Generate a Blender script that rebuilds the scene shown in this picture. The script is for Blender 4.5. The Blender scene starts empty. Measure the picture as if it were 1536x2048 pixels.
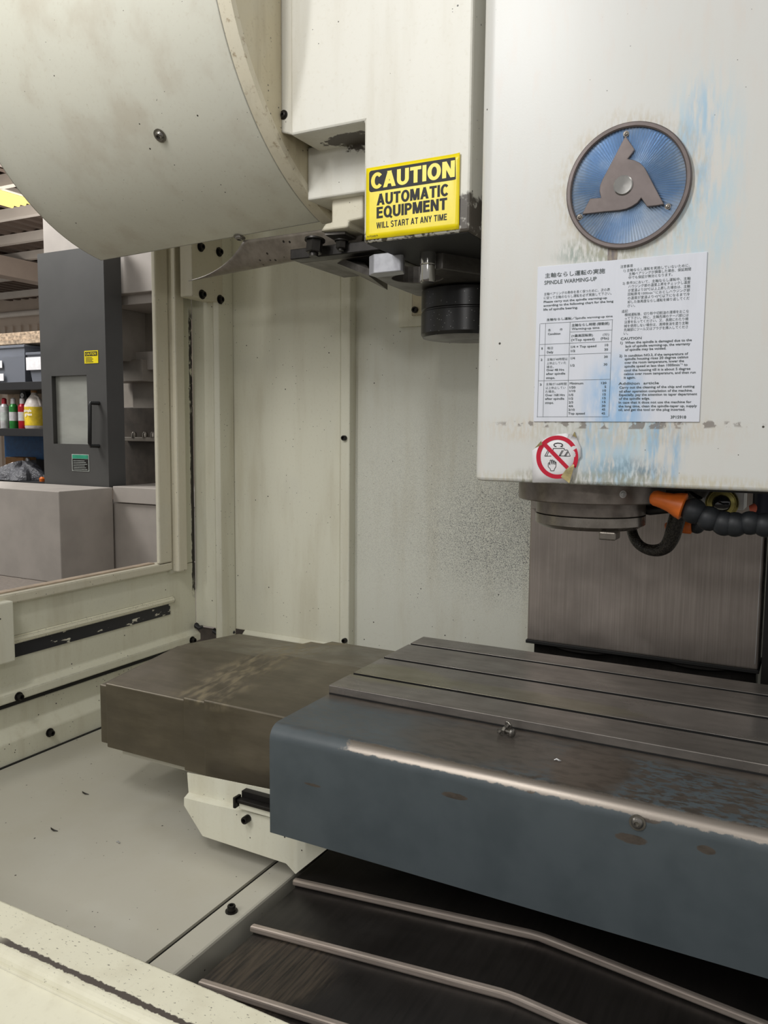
import bpy, bmesh, math, random
from mathutils import Vector, Matrix
random.seed(7)
PI = math.pi
ZO = 1.5            # height of the camera above the shop floor; all z below are relative to the camera

# ------------------------------------------------------------------ camera
scene = bpy.context.scene
F_PX, YAW, PITCH, ROLL = 1615.2, 0.489146, 0.100251, 0.008945
_cy, _sy, _cp, _sp = math.cos(YAW), math.sin(YAW), math.cos(PITCH), math.sin(PITCH)
_fw = Vector((-_sy*_cp, _cy*_cp, -_sp)); _rt = Vector((_cy, _sy, 0)); _up = _rt.cross(_fw)
_r2 = math.cos(ROLL)*_rt + math.sin(ROLL)*_up
_u2 = -math.sin(ROLL)*_rt + math.cos(ROLL)*_up
cam = bpy.data.cameras.new('camera'); cam_o = bpy.data.objects.new('camera', cam)
scene.collection.objects.link(cam_o)
M = Matrix((_r2, _u2, -_fw)).transposed().to_4x4(); M.translation = Vector((0, 0, ZO))
cam_o.matrix_world = M
cam.sensor_fit = 'VERTICAL'; cam.sensor_height = 36.0; cam.lens = F_PX/2048*36.0
cam.clip_start = 0.02; cam.clip_end = 100
scene.camera = cam_o

# ------------------------------------------------------------------ light
world = bpy.data.worlds.new('world'); scene.world = world; world.use_nodes = True
bg = world.node_tree.nodes['Background']; bg.inputs[0].default_value = (1.0, 0.985, 0.96, 1); bg.inputs[1].default_value = 0.42

def area(name, loc, target, sx, sy, power, col=(1, 0.99, 0.97)):
    l = bpy.data.lights.new(name, 'AREA'); l.shape = 'RECTANGLE'; l.size = sx; l.size_y = sy
    l.energy = power; l.color = col
    o = bpy.data.objects.new(name, l); scene.collection.objects.link(o)
    o.location = Vector(loc) + Vector((0, 0, ZO))
    d = Vector(target) - Vector(loc); o.rotation_euler = d.to_track_quat('-Z', 'Y').to_euler()
    return o
area('work_lamp', (0.25, -1.1, 0.60), (-0.6, 1.3, 0.0), 0.12, 0.12, 5.0)
area('shop_fixture_light', (-1.75, -1.40, 1.55), (-0.6, 1.2, 0.1), 0.14, 1.1, 22.0)
area('machine_lamp', (-0.86, -0.08, 1.15), (-0.55, 1.2, 0.35), 0.10, 0.45, 8.0)
area('shop_ceiling_light', (0.3, -1.2, 2.4), (-0.6, 1.2, -0.3), 1.6, 1.0, 11.0)
area('shop_back_light', (-5.2, 2.0, 2.6), (-5.0, 4.5, 0.0), 1.2, 2.0, 150.0)
_pl = bpy.data.lights.new('shop_fill_light', 'POINT'); _pl.energy = 200.0; _pl.color = (1, 0.96, 0.92); _pl.shadow_soft_size = 0.6  # added fill that brightens the shop roof from below; no fixture hangs here
_po = bpy.data.objects.new('shop_fill_light', _pl); scene.collection.objects.link(_po); _po.location = (-7.5, 5.6, 0.9+ZO)

scene.view_settings.view_transform = 'Standard'; scene.view_settings.look = 'None'
scene.view_settings.gamma = 1.0; scene.view_settings.use_curve_mapping = False
scene.view_settings.exposure = 0.0

# ------------------------------------------------------------------ geometry helpers
def at(px, py, ax, val):
    """point where the sight line through a photo pixel meets the plane ax = val (camera-relative)"""
    d = _fw + (px-768)/F_PX*_r2 - (py-1024)/F_PX*_u2
    i = 'xyz'.index(ax)
    return d*(val/d[i])

class MB:
    def __init__(s): s.v = []; s.f = []; s.sm = []
    def add(s, vs, fs, smooth=False):
        b = len(s.v); s.v += [tuple(v) for v in vs]; s.f += [tuple(b+i for i in f) for f in fs]; s.sm += [smooth]*len(fs)
        return s
    def box(s, x0, x1, y0, y1, z0, z1):
        vs = [(x, y, z) for z in (z0, z1) for y in (y0, y1) for x in (x0, x1)]
        return s.add(vs, [(0, 2, 3, 1), (4, 5, 7, 6), (0, 1, 5, 4), (2, 6, 7, 3), (0, 4, 6, 2), (1, 3, 7, 5)])
    def prism(s, poly, ax, a0, a1, smooth=False):
        """polygon in the plane across axis ax, extruded a0..a1; poly pairs are the other two axes in xyz order"""
        def P(p, a):
            return {'x': (a, p[0], p[1]), 'y': (p[0], a, p[1]), 'z': (p[0], p[1], a)}[ax]
        n = len(poly); vs = [P(p, a0) for p in poly] + [P(p, a1) for p in poly]
        s.add(vs, [tuple(range(n)), tuple(range(2*n-1, n-1, -1))])
        b = len(s.v) - 2*n
        for i in range(n):
            j = (i+1) % n; s.f.append((b+i, b+j, b+n+j, b+n+i)); s.sm.append(smooth)
        return s
    def lathe(s, prof, c, d=(0, 0, 1), n=32, smooth=True):
        """profile of (radius, height) along direction d from c"""
        d = Vector(d).normalized(); a = d.orthogonal().normalized(); b = d.cross(a); c = Vector(c)
        vs = []; fs = []
        for r, h in prof:
            for k in range(n):
                t = 2*PI*k/n; vs.append(c + d*h + (a*math.cos(t) + b*math.sin(t))*r)
        for i in range(len(prof)-1):
            for k in range(n):
                k2 = (k+1) % n; fs.append((i*n+k, i*n+k2, (i+1)*n+k2, (i+1)*n+k))
        fs.append(tuple(range(n))); fs.append(tuple(reversed(range((len(prof)-1)*n, len(prof)*n))))
        return s.add(vs, fs, smooth)
    def tube(s, pts, r, n=12, smooth=True):
        pts = [Vector(p) for p in pts]; rs = r if isinstance(r, (list, tuple)) else [r]*len(pts)
        vs = []; fs = []; a = None
        for i, p in enumerate(pts):
            t = (pts[min(i+1, len(pts)-1)] - pts[max(i-1, 0)]).normalized()
            a = t.orthogonal() if a is None else (a - t*a.dot(t))
            a.normalize(); b = t.cross(a)
            for k in range(n):
                q = 2*PI*k/n; vs.append(p + (a*math.cos(q) + b*math.sin(q))*rs[i])
        for i in range(len(pts)-1):
            for k in range(n):
                k2 = (k+1) % n; fs.append((i*n+k, i*n+k2, (i+1)*n+k2, (i+1)*n+k))
        fs.append(tuple(range(n))); fs.append(tuple(reversed(range((len(pts)-1)*n, len(pts)*n))))
        return s.add(vs, fs, smooth)
    def grid(s, fn, nu, nv, smooth=True):
        vs = [fn(i/nu, j/nv) for i in range(nu+1) for j in range(nv+1)]; w = nv+1
        return s.add(vs, [(i*w+j, (i+1)*w+j, (i+1)*w+j+1, i*w+j+1) for i in range(nu) for j in range(nv)], smooth)
    def build(s, name, m, parent=None, bevel=0, seg=2, thick=0, kind=None, label=None, fix=True, sharp=40, base=None):
        off = Vector(parent_base(parent))
        if parent is None:
            if base is None:
                xs = [v[0] for v in s.v]; ys = [v[1] for v in s.v]; zs = [v[2] for v in s.v]
                base = ((min(xs)+max(xs))/2, (min(ys)+max(ys))/2, min(zs))
            off = Vector(base)
        me = bpy.data.meshes.new(name); me.from_pydata([tuple(Vector(v)-off) for v in s.v], [], s.f)
        me.polygons.foreach_set('use_smooth', s.sm)
        if fix:
            bm = bmesh.new(); bm.from_mesh(me); bmesh.ops.recalc_face_normals(bm, faces=bm.faces); bm.to_mesh(me); bm.free()
        me.update()
        if any(s.sm): me.set_sharp_from_angle(angle=math.radians(sharp))
        me.materials.append(m)
        o = bpy.data.objects.new(name, me); scene.collection.objects.link(o)
        if parent: o.parent = parent
        else: o.location = off
        BASE[o.name] = tuple(off)
        if thick:
            md = o.modifiers.new('thickness', 'SOLIDIFY'); md.thickness = thick; md.offset = 0
        if bevel:
            md = o.modifiers.new('edge', 'BEVEL'); md.width = bevel; md.segments = seg; md.limit_method = 'ANGLE'; md.angle_limit = math.radians(35)
            md.harden_normals = False
        if kind: o['kind'] = kind
        if label: o['label'] = label
        return o
BASE = {}
def parent_base(o): return BASE[o.name] if o else (0, 0, 0)
def thing(name, label, cat, base, group=None):
    o = bpy.data.objects.new(name, None); scene.collection.objects.link(o); o.location = base
    o.empty_display_size = 0.05
    BASE[o.name] = tuple(base); o['label'] = label; o['category'] = cat
    if group: o['group'] = group
    return o
def tag(o, label, cat, group=None):
    o['label'] = label; o['category'] = cat
    if group: o['group'] = group
    return o
def arc(cx, cy, r, a0, a1, n):
    return [(cx + r*math.cos(math.radians(a0+(a1-a0)*i/n)), cy + r*math.sin(math.radians(a0+(a1-a0)*i/n))) for i in range(n+1)]

# ------------------------------------------------------------------ material helpers
def lin(c):
    f = lambda v: v/12.92 if v <= 0.04045 else ((v+0.055)/1.055)**2.4
    return tuple(f(x/255) for x in c) + (1,)

class NT:
    def __init__(s, name):
        s.m = bpy.data.materials.new(name); s.m.use_nodes = True; s.t = s.m.node_tree; s.n = s.t.nodes; s.l = s.t.links
        s.b = s.n['Principled BSDF']; s._pos = None
    def node(s, typ, **kw):
        n = s.n.new(typ)
        for k, v in kw.items(): setattr(n, k, v)
        return n
    def put(s, sock, v):
        if hasattr(v, 'node'): s.l.new(v, sock)
        else: sock.default_value = v
    def pos(s):
        if s._pos is None:
            g = s.node('ShaderNodeNewGeometry'); v = s.node('ShaderNodeVectorMath', operation='SUBTRACT')
            s.l.new(g.outputs['Position'], v.inputs[0]); v.inputs[1].default_value = (0, 0, ZO); s._pos = v.outputs[0]
        return s._pos
    def scaled(s, k):
        v = s.node('ShaderNodeVectorMath', operation='MULTIPLY'); s.l.new(s.pos(), v.inputs[0]); v.inputs[1].default_value = k
        return v.outputs[0]
    def math(s, op, a, b=0.0, c=0.0, clamp=False):
        n = s.node('ShaderNodeMath', operation=op, use_clamp=clamp)
        s.put(n.inputs[0], a); s.put(n.inputs[1], b); s.put(n.inputs[2], c); return n.outputs[0]
    def smooth(s, x, lo, hi):
        n = s.node('ShaderNodeMapRange', interpolation_type='SMOOTHSTEP', clamp=True)
        s.put(n.inputs['Value'], x); n.inputs['From Min'].default_value = lo; n.inputs['From Max'].default_value = hi
        return n.outputs['Result']
    def noise(s, k, detail=4, rough=0.55, dist=0.0):
        n = s.node('ShaderNodeTexNoise'); n.inputs['Scale'].default_value = 1.0; n.inputs['Detail'].default_value = detail
        n.inputs['Roughness'].default_value = rough; n.inputs['Distortion'].default_value = dist
        s.l.new(s.scaled(k if isinstance(k, tuple) else (k, k, k)), n.inputs['Vector']); return n.outputs['Fac']
    def nmask(s, k, lo, hi, detail=4, rough=0.55, dist=0.0): return s.smooth(s.noise(k, detail, rough, dist), lo, hi)
    def spots(s, scale, size, soft=0.3, rnd=1.0, keep=0.5):
        v = s.node('ShaderNodeTexVoronoi'); v.inputs['Scale'].default_value = scale; s.l.new(s.pos(), v.inputs['Vector'])
        v.inputs['Randomness'].default_value = rnd
        m = s.smooth(v.outputs['Distance'], size, size*(1-soft))
        sep = s.node('ShaderNodeSeparateColor'); s.l.new(v.outputs['Color'], sep.inputs[0])
        return s.math('MULTIPLY', m, s.math('LESS_THAN', sep.outputs[0], keep))
    def axis(s, i):
        sp = s.node('ShaderNodeSeparateXYZ'); s.l.new(s.pos(), sp.inputs[0]); return sp.outputs[i]
    def band(s, i, a, b, soft=0.004, wob=0.0, k=40):
        x = s.axis(i)
        if wob: x = s.math('ADD', x, s.math('MULTIPLY', s.math('SUBTRACT', s.noise(k, 5, 0.65), 0.5), wob*2))
        return s.math('MULTIPLY', s.smooth(x, a-soft, a+soft), s.smooth(x, b+soft, b-soft))
    def blob(s, c, r, soft=0.5, wob=0.6, k=60, detail=5):
        v = s.node('ShaderNodeVectorMath', operation='SUBTRACT'); s.l.new(s.pos(), v.inputs[0]); v.inputs[1].default_value = tuple(c)
        w = s.node('ShaderNodeVectorMath', operation='DIVIDE'); s.l.new(v.outputs[0], w.inputs[0]); w.inputs[1].default_value = tuple(r)
        ln = s.node('ShaderNodeVectorMath', operation='LENGTH'); s.l.new(w.outputs[0], ln.inputs[0])
        d = s.math('ADD', ln.outputs['Value'], s.math('MULTIPLY', s.math('SUBTRACT', s.noise(k, detail, 0.65), 0.5), wob*2))
        return s.smooth(d, 1.0+soft/2, 1.0-soft/2)
    def edge(s, rad, k=60, lo=0.02, hi=0.10, amt=0.5):
        be = s.node('ShaderNodeBevel', samples=4); be.inputs['Radius'].default_value = rad
        g = s.node('ShaderNodeNewGeometry'); d = s.node('ShaderNodeVectorMath', operation='DOT_PRODUCT')
        s.l.new(be.outputs[0], d.inputs[0]); s.l.new(g.outputs['Normal'], d.inputs[1])
        e = s.math('SUBTRACT', 1.0, d.outputs['Value'])
        e = s.math('ADD', e, s.math('MULTIPLY', s.math('SUBTRACT', s.noise(k, 5, 0.7), 0.62), amt))
        return s.smooth(e, lo, hi)
    def mul(s, a, b): return s.math('MULTIPLY', a, b)
    def mix(s, f, a, b):
        n = s.node('ShaderNodeMix', data_type='RGBA'); s.put(n.inputs[0], f); s.put(n.inputs[6], a); s.put(n.inputs[7], b); return n.outputs[2]
    def mixf(s, f, a, b):
        n = s.node('ShaderNodeMix', data_type='FLOAT'); s.put(n.inputs[0], f); s.put(n.inputs[2], a); s.put(n.inputs[3], b); return n.outputs[0]
    def bump(s, h, strength=0.2, dist=0.002):
        n = s.node('ShaderNodeBump'); n.inputs['Strength'].default_value = strength; n.inputs['Distance'].default_value = dist
        s.l.new(h, n.inputs['Height']); s.l.new(n.outputs[0], s.b.inputs['Normal'])
    def done(s, col, rough=0.5, metal=0.0, spec=0.5):
        s.put(s.b.inputs['Base Color'], col); s.put(s.b.inputs['Roughness'], rough); s.put(s.b.inputs['Metallic'], metal)
        s.b.inputs['Specular IOR Level'].default_value = spec
        return s.m

def flat(name, c, rough=0.5, metal=0.0, spec=0.5, var=0.06, k=30):
    t = NT(name); n = t.noise(k, 4)
    c2 = tuple(v*(1-var*2.2) for v in c)
    return t.done(t.mix(t.smooth(n, 0.3, 0.7), lin(c), lin(c2)), rough, metal, spec)

CREAM = (226, 223, 206)
def cream(name, base=CREAM, dirt=0.5, specks=0.5, edge=0, extra=None, rough=0.42, dirtcol=(176, 164, 134), streak=(22, 22, 3)):
    t = NT(name); c = lin(base)
    c = t.mix(t.mul(t.nmask(streak, 0.45, 0.75, 5), 0.45*dirt), c, lin(dirtcol))
    c = t.mix(t.mul(t.nmask(7, 0.45, 0.75, 3), 0.3*dirt), c, lin((205, 205, 196)))
    c = t.mix(t.mul(t.nmask(160, 0.55, 0.75, 3), 0.22*dirt), c, lin(dirtcol))
    r = rough
    if specks:
        m = t.mul(t.spots(95, 0.16*specks+0.06, keep=0.30), t.nmask(9, 0.46, 0.56))
        m2 = t.mul(t.spots(31, 0.06, keep=0.4), 1.0)
        c = t.mix(t.math('MAXIMUM', m, m2), c, lin((60, 56, 48)))
    if edge:
        c = t.mix(t.edge(0.006, 70, 0.06, 0.14, edge), c, lin((74, 68, 60)))
    met = 0.0
    if extra: c = extra(t, c)
    t.bump(t.noise(420, 2), 0.06, 0.001)
    return t.done(c, r, met, 0.45)

def steel(name, c1, c2, rough=0.42, metal=0.75, brush=(4, 300, 300), extra=None, bump=0.06):
    t = NT(name); n = t.noise(brush, 5, 0.6)
    c = t.mix(t.smooth(n, 0.3, 0.72), lin(c1), lin(c2))
    c = t.mix(t.mul(t.nmask(9, 0.4, 0.7, 5), 0.45), c, lin(tuple(v*0.78 for v in c1)))
    r = t.mixf(t.smooth(t.noise(14, 4), 0.3, 0.7), rough-0.06, rough+0.1); mt = metal
    if extra: c, r, mt = extra(t, c, r, mt)
    t.bump(n, bump, 0.001)
    return t.done(c, r, mt, 0.5)

MAT = {}
def build_materials():
    # --- walls of the enclosure
    MAT['wall'] = cream('cream_wall_paint', (222, 220, 202), 0.6, 0.35)
    def streaked(t, c):     # worn black line down the corner of the left wall
        m = t.mul(t.band(1, 1.667, 1.70, 0.0015, 0.006, 45), t.band(2, -0.44, 0.30, 0.02, 0.05, 20))
        m = t.mul(m, t.math('MAXIMUM', t.nmask((90, 90, 60), 0.34, 0.5, 4), t.band(2, -0.42, 0.05, 0.03)))
        return t.mix(m, c, lin((58, 54, 50)))
    MAT['wall_left'] = cream('left_wall_paint', (222, 220, 200), 0.7, 0.5, 0.25, streaked)
    t = NT('bare_black_strip')
    MAT['bare_strip'] = t.done(t.mix(t.nmask((60, 22, 60), 0.60, 0.63, 5, 0.6), lin((38, 38, 42)), lin((214, 210, 192))), 0.5)
    def spatter(t, c):      # cloud of fine dark scratches left by flying chips
        fine = t.nmask(620, 0.50, 0.58, 3, 0.6, 1.0)
        m1 = t.blob((-0.605, 1.76, -0.235), (0.17, 1, 0.13), 1.3, 0.25, 25, 3)
        m2 = t.blob((-0.75, 1.76, -0.19), (0.36, 1, 0.22), 1.2, 0.3, 15, 3)
        m = t.math('ADD', t.mul(m1, 0.75), t.mul(m2, 0.30), clamp=True)
        return t.mix(t.mul(fine, m), c, lin((70, 72, 78)))
    MAT['wall_right_panel'] = cream('scratched_back_panel_paint', (217, 217, 205), 0.5, 0.3, 0, spatter)
    MAT['floor'] = cream('floor_pan_paint', (186, 182, 168), 0.7, 0.3, 0, None, 0.5, (176, 170, 150), (8, 8, 8))
    def chip(t, c):
        m = t.mul(t.mul(t.nmask((150, 300, 300), 0.635, 0.665, 4, 0.6), 0.7), t.smooth(t.axis(1), 0.560, 0.578))
        m = t.math('MAXIMUM', m, t.mul(t.nmask((60, 120, 90), 0.66, 0.70, 6, 0.7), 0.7))
        m = t.math('MAXIMUM', m, t.mul(t.math('MAXIMUM', t.band(1, 0.5765, 0.5845, 0.0008, 0.005, 110), t.band(1, 0.6325, 0.70, 0.0008, 0.003, 110)), t.smooth(t.axis(0), -0.84, -0.80)))
        return t.mix(m, c, lin((82, 74, 68)))
    MAT['sill'] = cream('chipped_sill_paint', (232, 228, 205), 0.4, 0.0, 0.18, chip)
    # --- tool magazine and changer
    MAT['drum'] = cream('magazine_paint', (222, 221, 208), 0.7, 0.10, 0.12, None, 0.26, (178, 160, 138), (12, 10, 10))
    def flaky(t, c):
        c = t.mix(t.nmask(70, 0.56, 0.70, 6, 0.7), c, lin((176, 160, 134)))
        return t.mix(t.nmask(110, 0.65, 0.70, 6, 0.7), c, lin((66, 58, 50)))
    MAT['rim'] = cream('flaking_rim_paint', (222, 214, 192), 0.8, 0.3, 0, flaky)
    MAT['endcap'] = cream('end_panel_paint', (208, 198, 170), 1.0, 0.5, 0.2, None, 0.4, (150, 132, 100))
    def worn(t, c):
        a = at(690, 270, 'z', 0.46)
        m = t.blob((a.x, 1.15, 0.46), (0.045, 0.026, 0.02), 0.12, 0.7, 60)
        b = t.mul(t.band(2, 0.20, 0.298, 0.002, 0.012, 90), t.nmask(120, 0.44, 0.54, 5))
        c2 = t.mul(t.band(2, 0.20, 0.335, 0.004, 0.02, 50), t.mul(t.smooth(t.axis(0), -0.4675, -0.4665), t.nmask(60, 0.3, 0.45)))
        return t.mix(t.math('MAXIMUM', t.math('MAXIMUM', m, b), c2), c, lin((82, 76, 68)))
    MAT['changer'] = cream('changer_paint', (219, 217, 207), 0.55, 0.2, 0.1, worn)
    MAT['changer_block'] = cream('changer_block_paint', (212, 206, 186), 0.7, 0.4, 0.25)
    # --- spindle head with blue dye stains
    def stains(t, c):
        st = t.nmask((130, 130, 22), 0.36, 0.66, 5); st2 = t.nmask((240, 240, 70), 0.35, 0.65, 4)
        blue = lin((128, 176, 214)); pale = lin((186, 208, 218))
        def b(px, py, rx, rz, col, amt, n=st, soft=0.9):
            nonlocal c
            p = at(px, py, 'y', 1.05)
            c = t.mix(t.mul(t.mul(t.blob((p.x, 1.05, p.z), (rx, 1, rz), soft, 0.25, 30), n), amt), c, col)
        b(1400, 330, 0.045, 0.10, pale, 0.85); b(1398, 300, 0.022, 0.07, blue, 0.4)
        b(1370, 480, 0.05, 0.05, pale, 0.6)
        b(1215, 890, 0.035, 0.05, blue, 1.0, st, 0.7); b(1262, 900, 0.05, 0.06, pale, 0.9)
        b(1330, 900, 0.022, 0.05, blue, 0.7); b(1240, 950, 0.05, 0.022, lin((84, 120, 142)), 0.8, st2)
        b(1170, 880, 0.06, 0.05, pale, 0.6, st2)
        b(1200, 860, 0.14, 0.02, lin((196, 176, 140)), 0.4, st2); b(1260, 966, 0.2, 0.012, lin((190, 176, 132)), 0.45, st2)
        b(1100, 965, 0.05, 0.018, lin((110, 116, 108)), 0.5, st2)
        b(1200, 500, 0.05, 0.018, lin((70, 110, 96)), 0.6, st2); b(1225, 510, 0.006, 0.02, lin((120, 112, 112)), 1.0, t.smooth(t.noise(10), 0.0, 0.1), 0.2)
        b(1235, 848, 0.155, 0.006, lin((124, 116, 110)), 0.8, t.nmask(70, 0.52, 0.58, 4), 0.3)
        b(1250, 375, 0.088, 0.088, lin((186, 172, 142)), 0.5, st2, 0.3)
        c = t.mix(t.mul(t.nmask((60, 60, 16), 0.5, 0.72, 5), 0.25), c, lin((214, 200, 190)))
        return c
    MAT['head'] = cream('spindle_head_paint', (211, 211, 207), 0.30, 0.06, 0.05, stains, 0.36, (200, 190, 176))
    # --- metals
    def oil(t, c, r, mt):
        p = at(790, 1350, 'z', -0.42); q = at(1060, 1395, 'z', -0.42); w = at(1420, 1440, 'z', -0.42)
        m = t.math('MAXIMUM', t.blob((p.x, p.y, -0.42), (0.13, 0.05, 1), 0.4, 0.5, 12), t.mul(t.blob((q.x, q.y, -0.42), (0.17, 0.028, 1), 0.5, 0.5, 12), 0.7))
        c = t.mix(t.mul(m, 0.45), c, lin((128, 124, 88)))
        wet = t.blob((w.x, w.y, -0.42), (0.12, 0.05, 1), 0.3, 0.7, 22)
        r = t.mixf(wet, r, 0.18)
        return t.mix(t.mul(wet, 0.25), c, lin((150, 146, 142))), r, mt
    MAT['table'] = steel('ground_table_steel', (134, 128, 122), (112, 107, 102), 0.32, 0.6, (14, 60, 60), oil, 0.05)
    MAT['slot'] = flat('dark_slot_iron', (34, 31, 29), 0.5, 0.4)
    def dusty(t, c, r, mt):
        up = t.smooth(t.axis(2), -0.483, -0.470)
        m = t.mul(t.mul(t.nmask((60, 30, 30), 0.40, 0.66, 6), t.band(0, -0.99, -0.86, 0.03, 0.03, 12)), up)
        return t.mix(t.mul(m, 0.6), c, lin((164, 152, 124))), t.mixf(m, r, 0.6), mt
    MAT['way_x'] = steel('telescopic_cover_steel', (126, 118, 104), (112, 105, 92), 0.36, 0.8, (10, 50, 50), dusty)
    def lit_patch(t, c, r, mt):  # spot of light on the cover, painted in as pale brown streaks
        m = t.mul(t.blob((-0.60, 0.82, -0.70), (0.085, 0.07, 1), 0.5, 0.3, 10), t.nmask((240, 14, 30), 0.25, 0.75, 5))
        return t.mix(t.mul(m, 0.36), c, lin((120, 104, 84))), t.mixf(m, r, 0.6), mt
    MAT['way_y'] = steel('oily_black_cover_steel', (44, 41, 39), (36, 34, 32), 0.34, 0.35, (150, 8, 30), lit_patch)
    MAT['lip'] = steel('pale_lip_steel', (200, 187, 176), (172, 158, 148), 0.36, 0.55, (6, 120, 120))  # lip steel, paler than the cover steel it edges
    def sheet_x(t, c, r, mt): return c, r, mt
    MAT['sheet'] = steel('brushed_column_sheet', (164, 154, 146), (144, 135, 128), 0.34, 0.6, (260, 260, 5), sheet_x, 0.05)
    MAT['nose'] = steel('spindle_steel', (154, 147, 138), (124, 117, 109), 0.30, 0.8, (40, 40, 40))
    MAT['flange'] = steel('dark_flange_steel', (138, 129, 121), (104, 96, 89), 0.34, 0.6, (30, 30, 30))
    MAT['arm'] = steel('changer_arm_steel', (112, 108, 104), (88, 84, 80), 0.38, 0.6, (60, 20, 60))
    MAT['claw'] = steel('bright_claw_steel', (176, 177, 182), (160, 160, 166), 0.42, 0.45, (60, 20, 60))
    MAT['chrome'] = steel('polished_steel', (190, 188, 184), (170, 168, 164), 0.16, 0.95, (20, 20, 20))
    MAT['shield'] = steel('curved_shield_steel', (150, 142, 132), (124, 116, 107), 0.42, 0.5, (40, 40, 40), lambda t, c, r, mt: (t.mix(t.mul(t.spots(75, 0.22, keep=0.4), t.smooth(t.axis(0), -1.1, -0.92)), c, lin((40, 36, 32))), r, mt))
    MAT['bolt'] = steel('black_oxide_bolt', (46, 43, 41), (34, 32, 30), 0.36, 0.6, (60, 60, 60))
    MAT['bolt_bright'] = steel('bright_bolt_steel', (150, 146, 140), (120, 116, 110), 0.28, 0.85, (60, 60, 60))
    t = NT('black_cast_hub')
    MAT['hub'] = t.done(t.mix(t.spots(260, 0.18, keep=0.3), lin((30, 29, 29)), lin((150, 148, 146))), 0.32, 0.3)
    MAT['black'] = flat('black_rubber', (26, 26, 28), 0.55)
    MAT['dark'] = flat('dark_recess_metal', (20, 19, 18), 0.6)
    # --- blue-grey table apron
    t = NT('worn_blue_apron_paint')
    paint = t.mix(t.nmask(14, 0.35, 0.7, 4), lin((78, 86, 90)), lin((70, 78, 82)))
    bare = t.mix(t.nmask((40, 90, 90), 0.4, 0.7, 5), lin((94, 86, 78)), lin((78, 71, 64)))
    top = t.smooth(t.axis(2), -0.4395, -0.4365)
    fl = t.nmask((55, 120, 60), 0.46, 0.54, 6, 0.7)
    big = t.math('MAXIMUM', t.mul(t.blob((-0.38, 1.04, -0.435), (0.13, 0.08, 1), 0.9, 0.6, 12), 0.85), t.blob((-0.235, 1.03, -0.435), (0.05, 0.09, 1), 0.5, 0.5, 16))
    big = t.math('MAXIMUM', big, t.band(1, 1.085, 1.2, 0.02, 0.02, 20))
    topw = t.mul(top, t.math('MAXIMUM', t.mul(t.mul(fl, 0.9), t.math('ADD', 0.3, t.mul(t.smooth(t.axis(0), -0.48, -0.26), 0.7))), big))
    ed = t.mul(t.mul(t.band(1, 0.90, 0.957, 0.002, 0.006, 60), t.band(2, -0.4475, -0.40, 0.001, 0.005, 70)), t.smooth(t.math('ADD', t.axis(0), t.mul(t.noise(60), 0.10)), -0.520, -0.508))
    sp = None
    for (px, py, rx, rz) in ((1262, 1678, 0.018, 0.006), (1413, 1700, 0.010, 0.005), (908, 1592, 0.018, 0.004), (1300, 1640, 0.012, 0.004), (1060, 1583, 0.006, 0.003), (625, 1570, 0.014, 0.002)):
        p = at(px, py, 'y', 0.942); b = t.blob((p.x, 0.942, p.z), (rx, 0.05, rz), 0.2, 0.35, 90)
        sp = b if sp is None else t.math('MAXIMUM', sp, b)
    w = t.math('MAXIMUM', topw, sp)
    c = t.mix(w, paint, bare); c = t.mix(ed, c, lin((140, 132, 123)))
    t.bump(t.noise(300, 2), 0.05, 0.001)
    MAT['apron'] = t.done(c, t.mixf(ed, t.mixf(topw, 0.44, 0.34), 0.36), t.mixf(ed, t.mul(w, 0.4), 0.8))
    # --- signs
    MAT['yellow'] = flat('caution_yellow_vinyl', (244, 222, 10), 0.28, 0, 0.5, 0.02)
    MAT['ink'] = flat('black_print', (34, 35, 38), 0.5, 0, 0.3, 0.02)
    MAT['plate'] = flat('white_notice_plate', (218, 221, 230), 0.35, 0.0, 0.5, 0.02, 12)
    t = NT('notice_plate_with_blue_dye')
    p = at(1228, 800, 'y', 1.05); m = t.mul(t.blob((p.x, 1.05, p.z-0.01), (0.035, 1, 0.055), 1.0, 0.3, 25), t.nmask((90, 90, 30), 0.2, 0.6))
    c = t.mix(t.mul(t.nmask((70, 70, 9), 0.5, 0.7), 0.2), lin((219, 222, 231)), lin((196, 200, 206)))
    MAT['plate'] = t.done(t.mix(t.mul(m, 0.8), c, lin((140, 186, 228))), 0.33)
    MAT['print'] = flat('dark_green_print', (78, 88, 88), 0.4, 0, 0.5, 0.02)
    MAT['red'] = flat('sign_red_vinyl', (196, 20, 52), 0.35, 0, 0.5, 0.02)
    MAT['paper'] = flat('sticker_paper', (234, 232, 234), 0.5, 0, 0.4, 0.03)
    MAT['glue'] = flat('yellowed_sticker_back', (206, 190, 138), 0.6, 0, 0.3, 0.12, 90)
    # --- emblem
    t = NT('radial_blue_foil')
    MAT['foil'] = t.done(t.mix(t.nmask(18, 0.35, 0.65), lin((150, 176, 206)), lin((196, 206, 218))), 0.28, 0.7)
    MAT['emblem_grey'] = steel('grey_emblem_metal', (122, 112, 110), (104, 95, 92), 0.42, 0.5, (30, 30, 30))
    # --- coolant fittings
    MAT['orange'] = flat('orange_nozzle_plastic', (226, 112, 34), 0.42, 0, 0.5, 0.06)
    MAT['coral'] = flat('coral_nozzle_plastic', (240, 122, 96), 0.42, 0, 0.5, 0.04)
    MAT['seg'] = flat('black_hose_plastic', (38, 41, 45), 0.5, 0, 0.4, 0.1, 90)
    t = NT('braided_black_hose')
    v = t.node('ShaderNodeTexVoronoi'); v.inputs['Scale'].default_value = 420; t.l.new(t.pos(), v.inputs['Vector'])
    t.bump(v.outputs['Distance'], 0.7, 0.001); MAT['braid'] = t.done(t.mix(t.smooth(v.outputs['Distance'], 0.2, 0.7), lin((60, 55, 50)), lin((24, 22, 20))), 0.35, 0.2)
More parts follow.
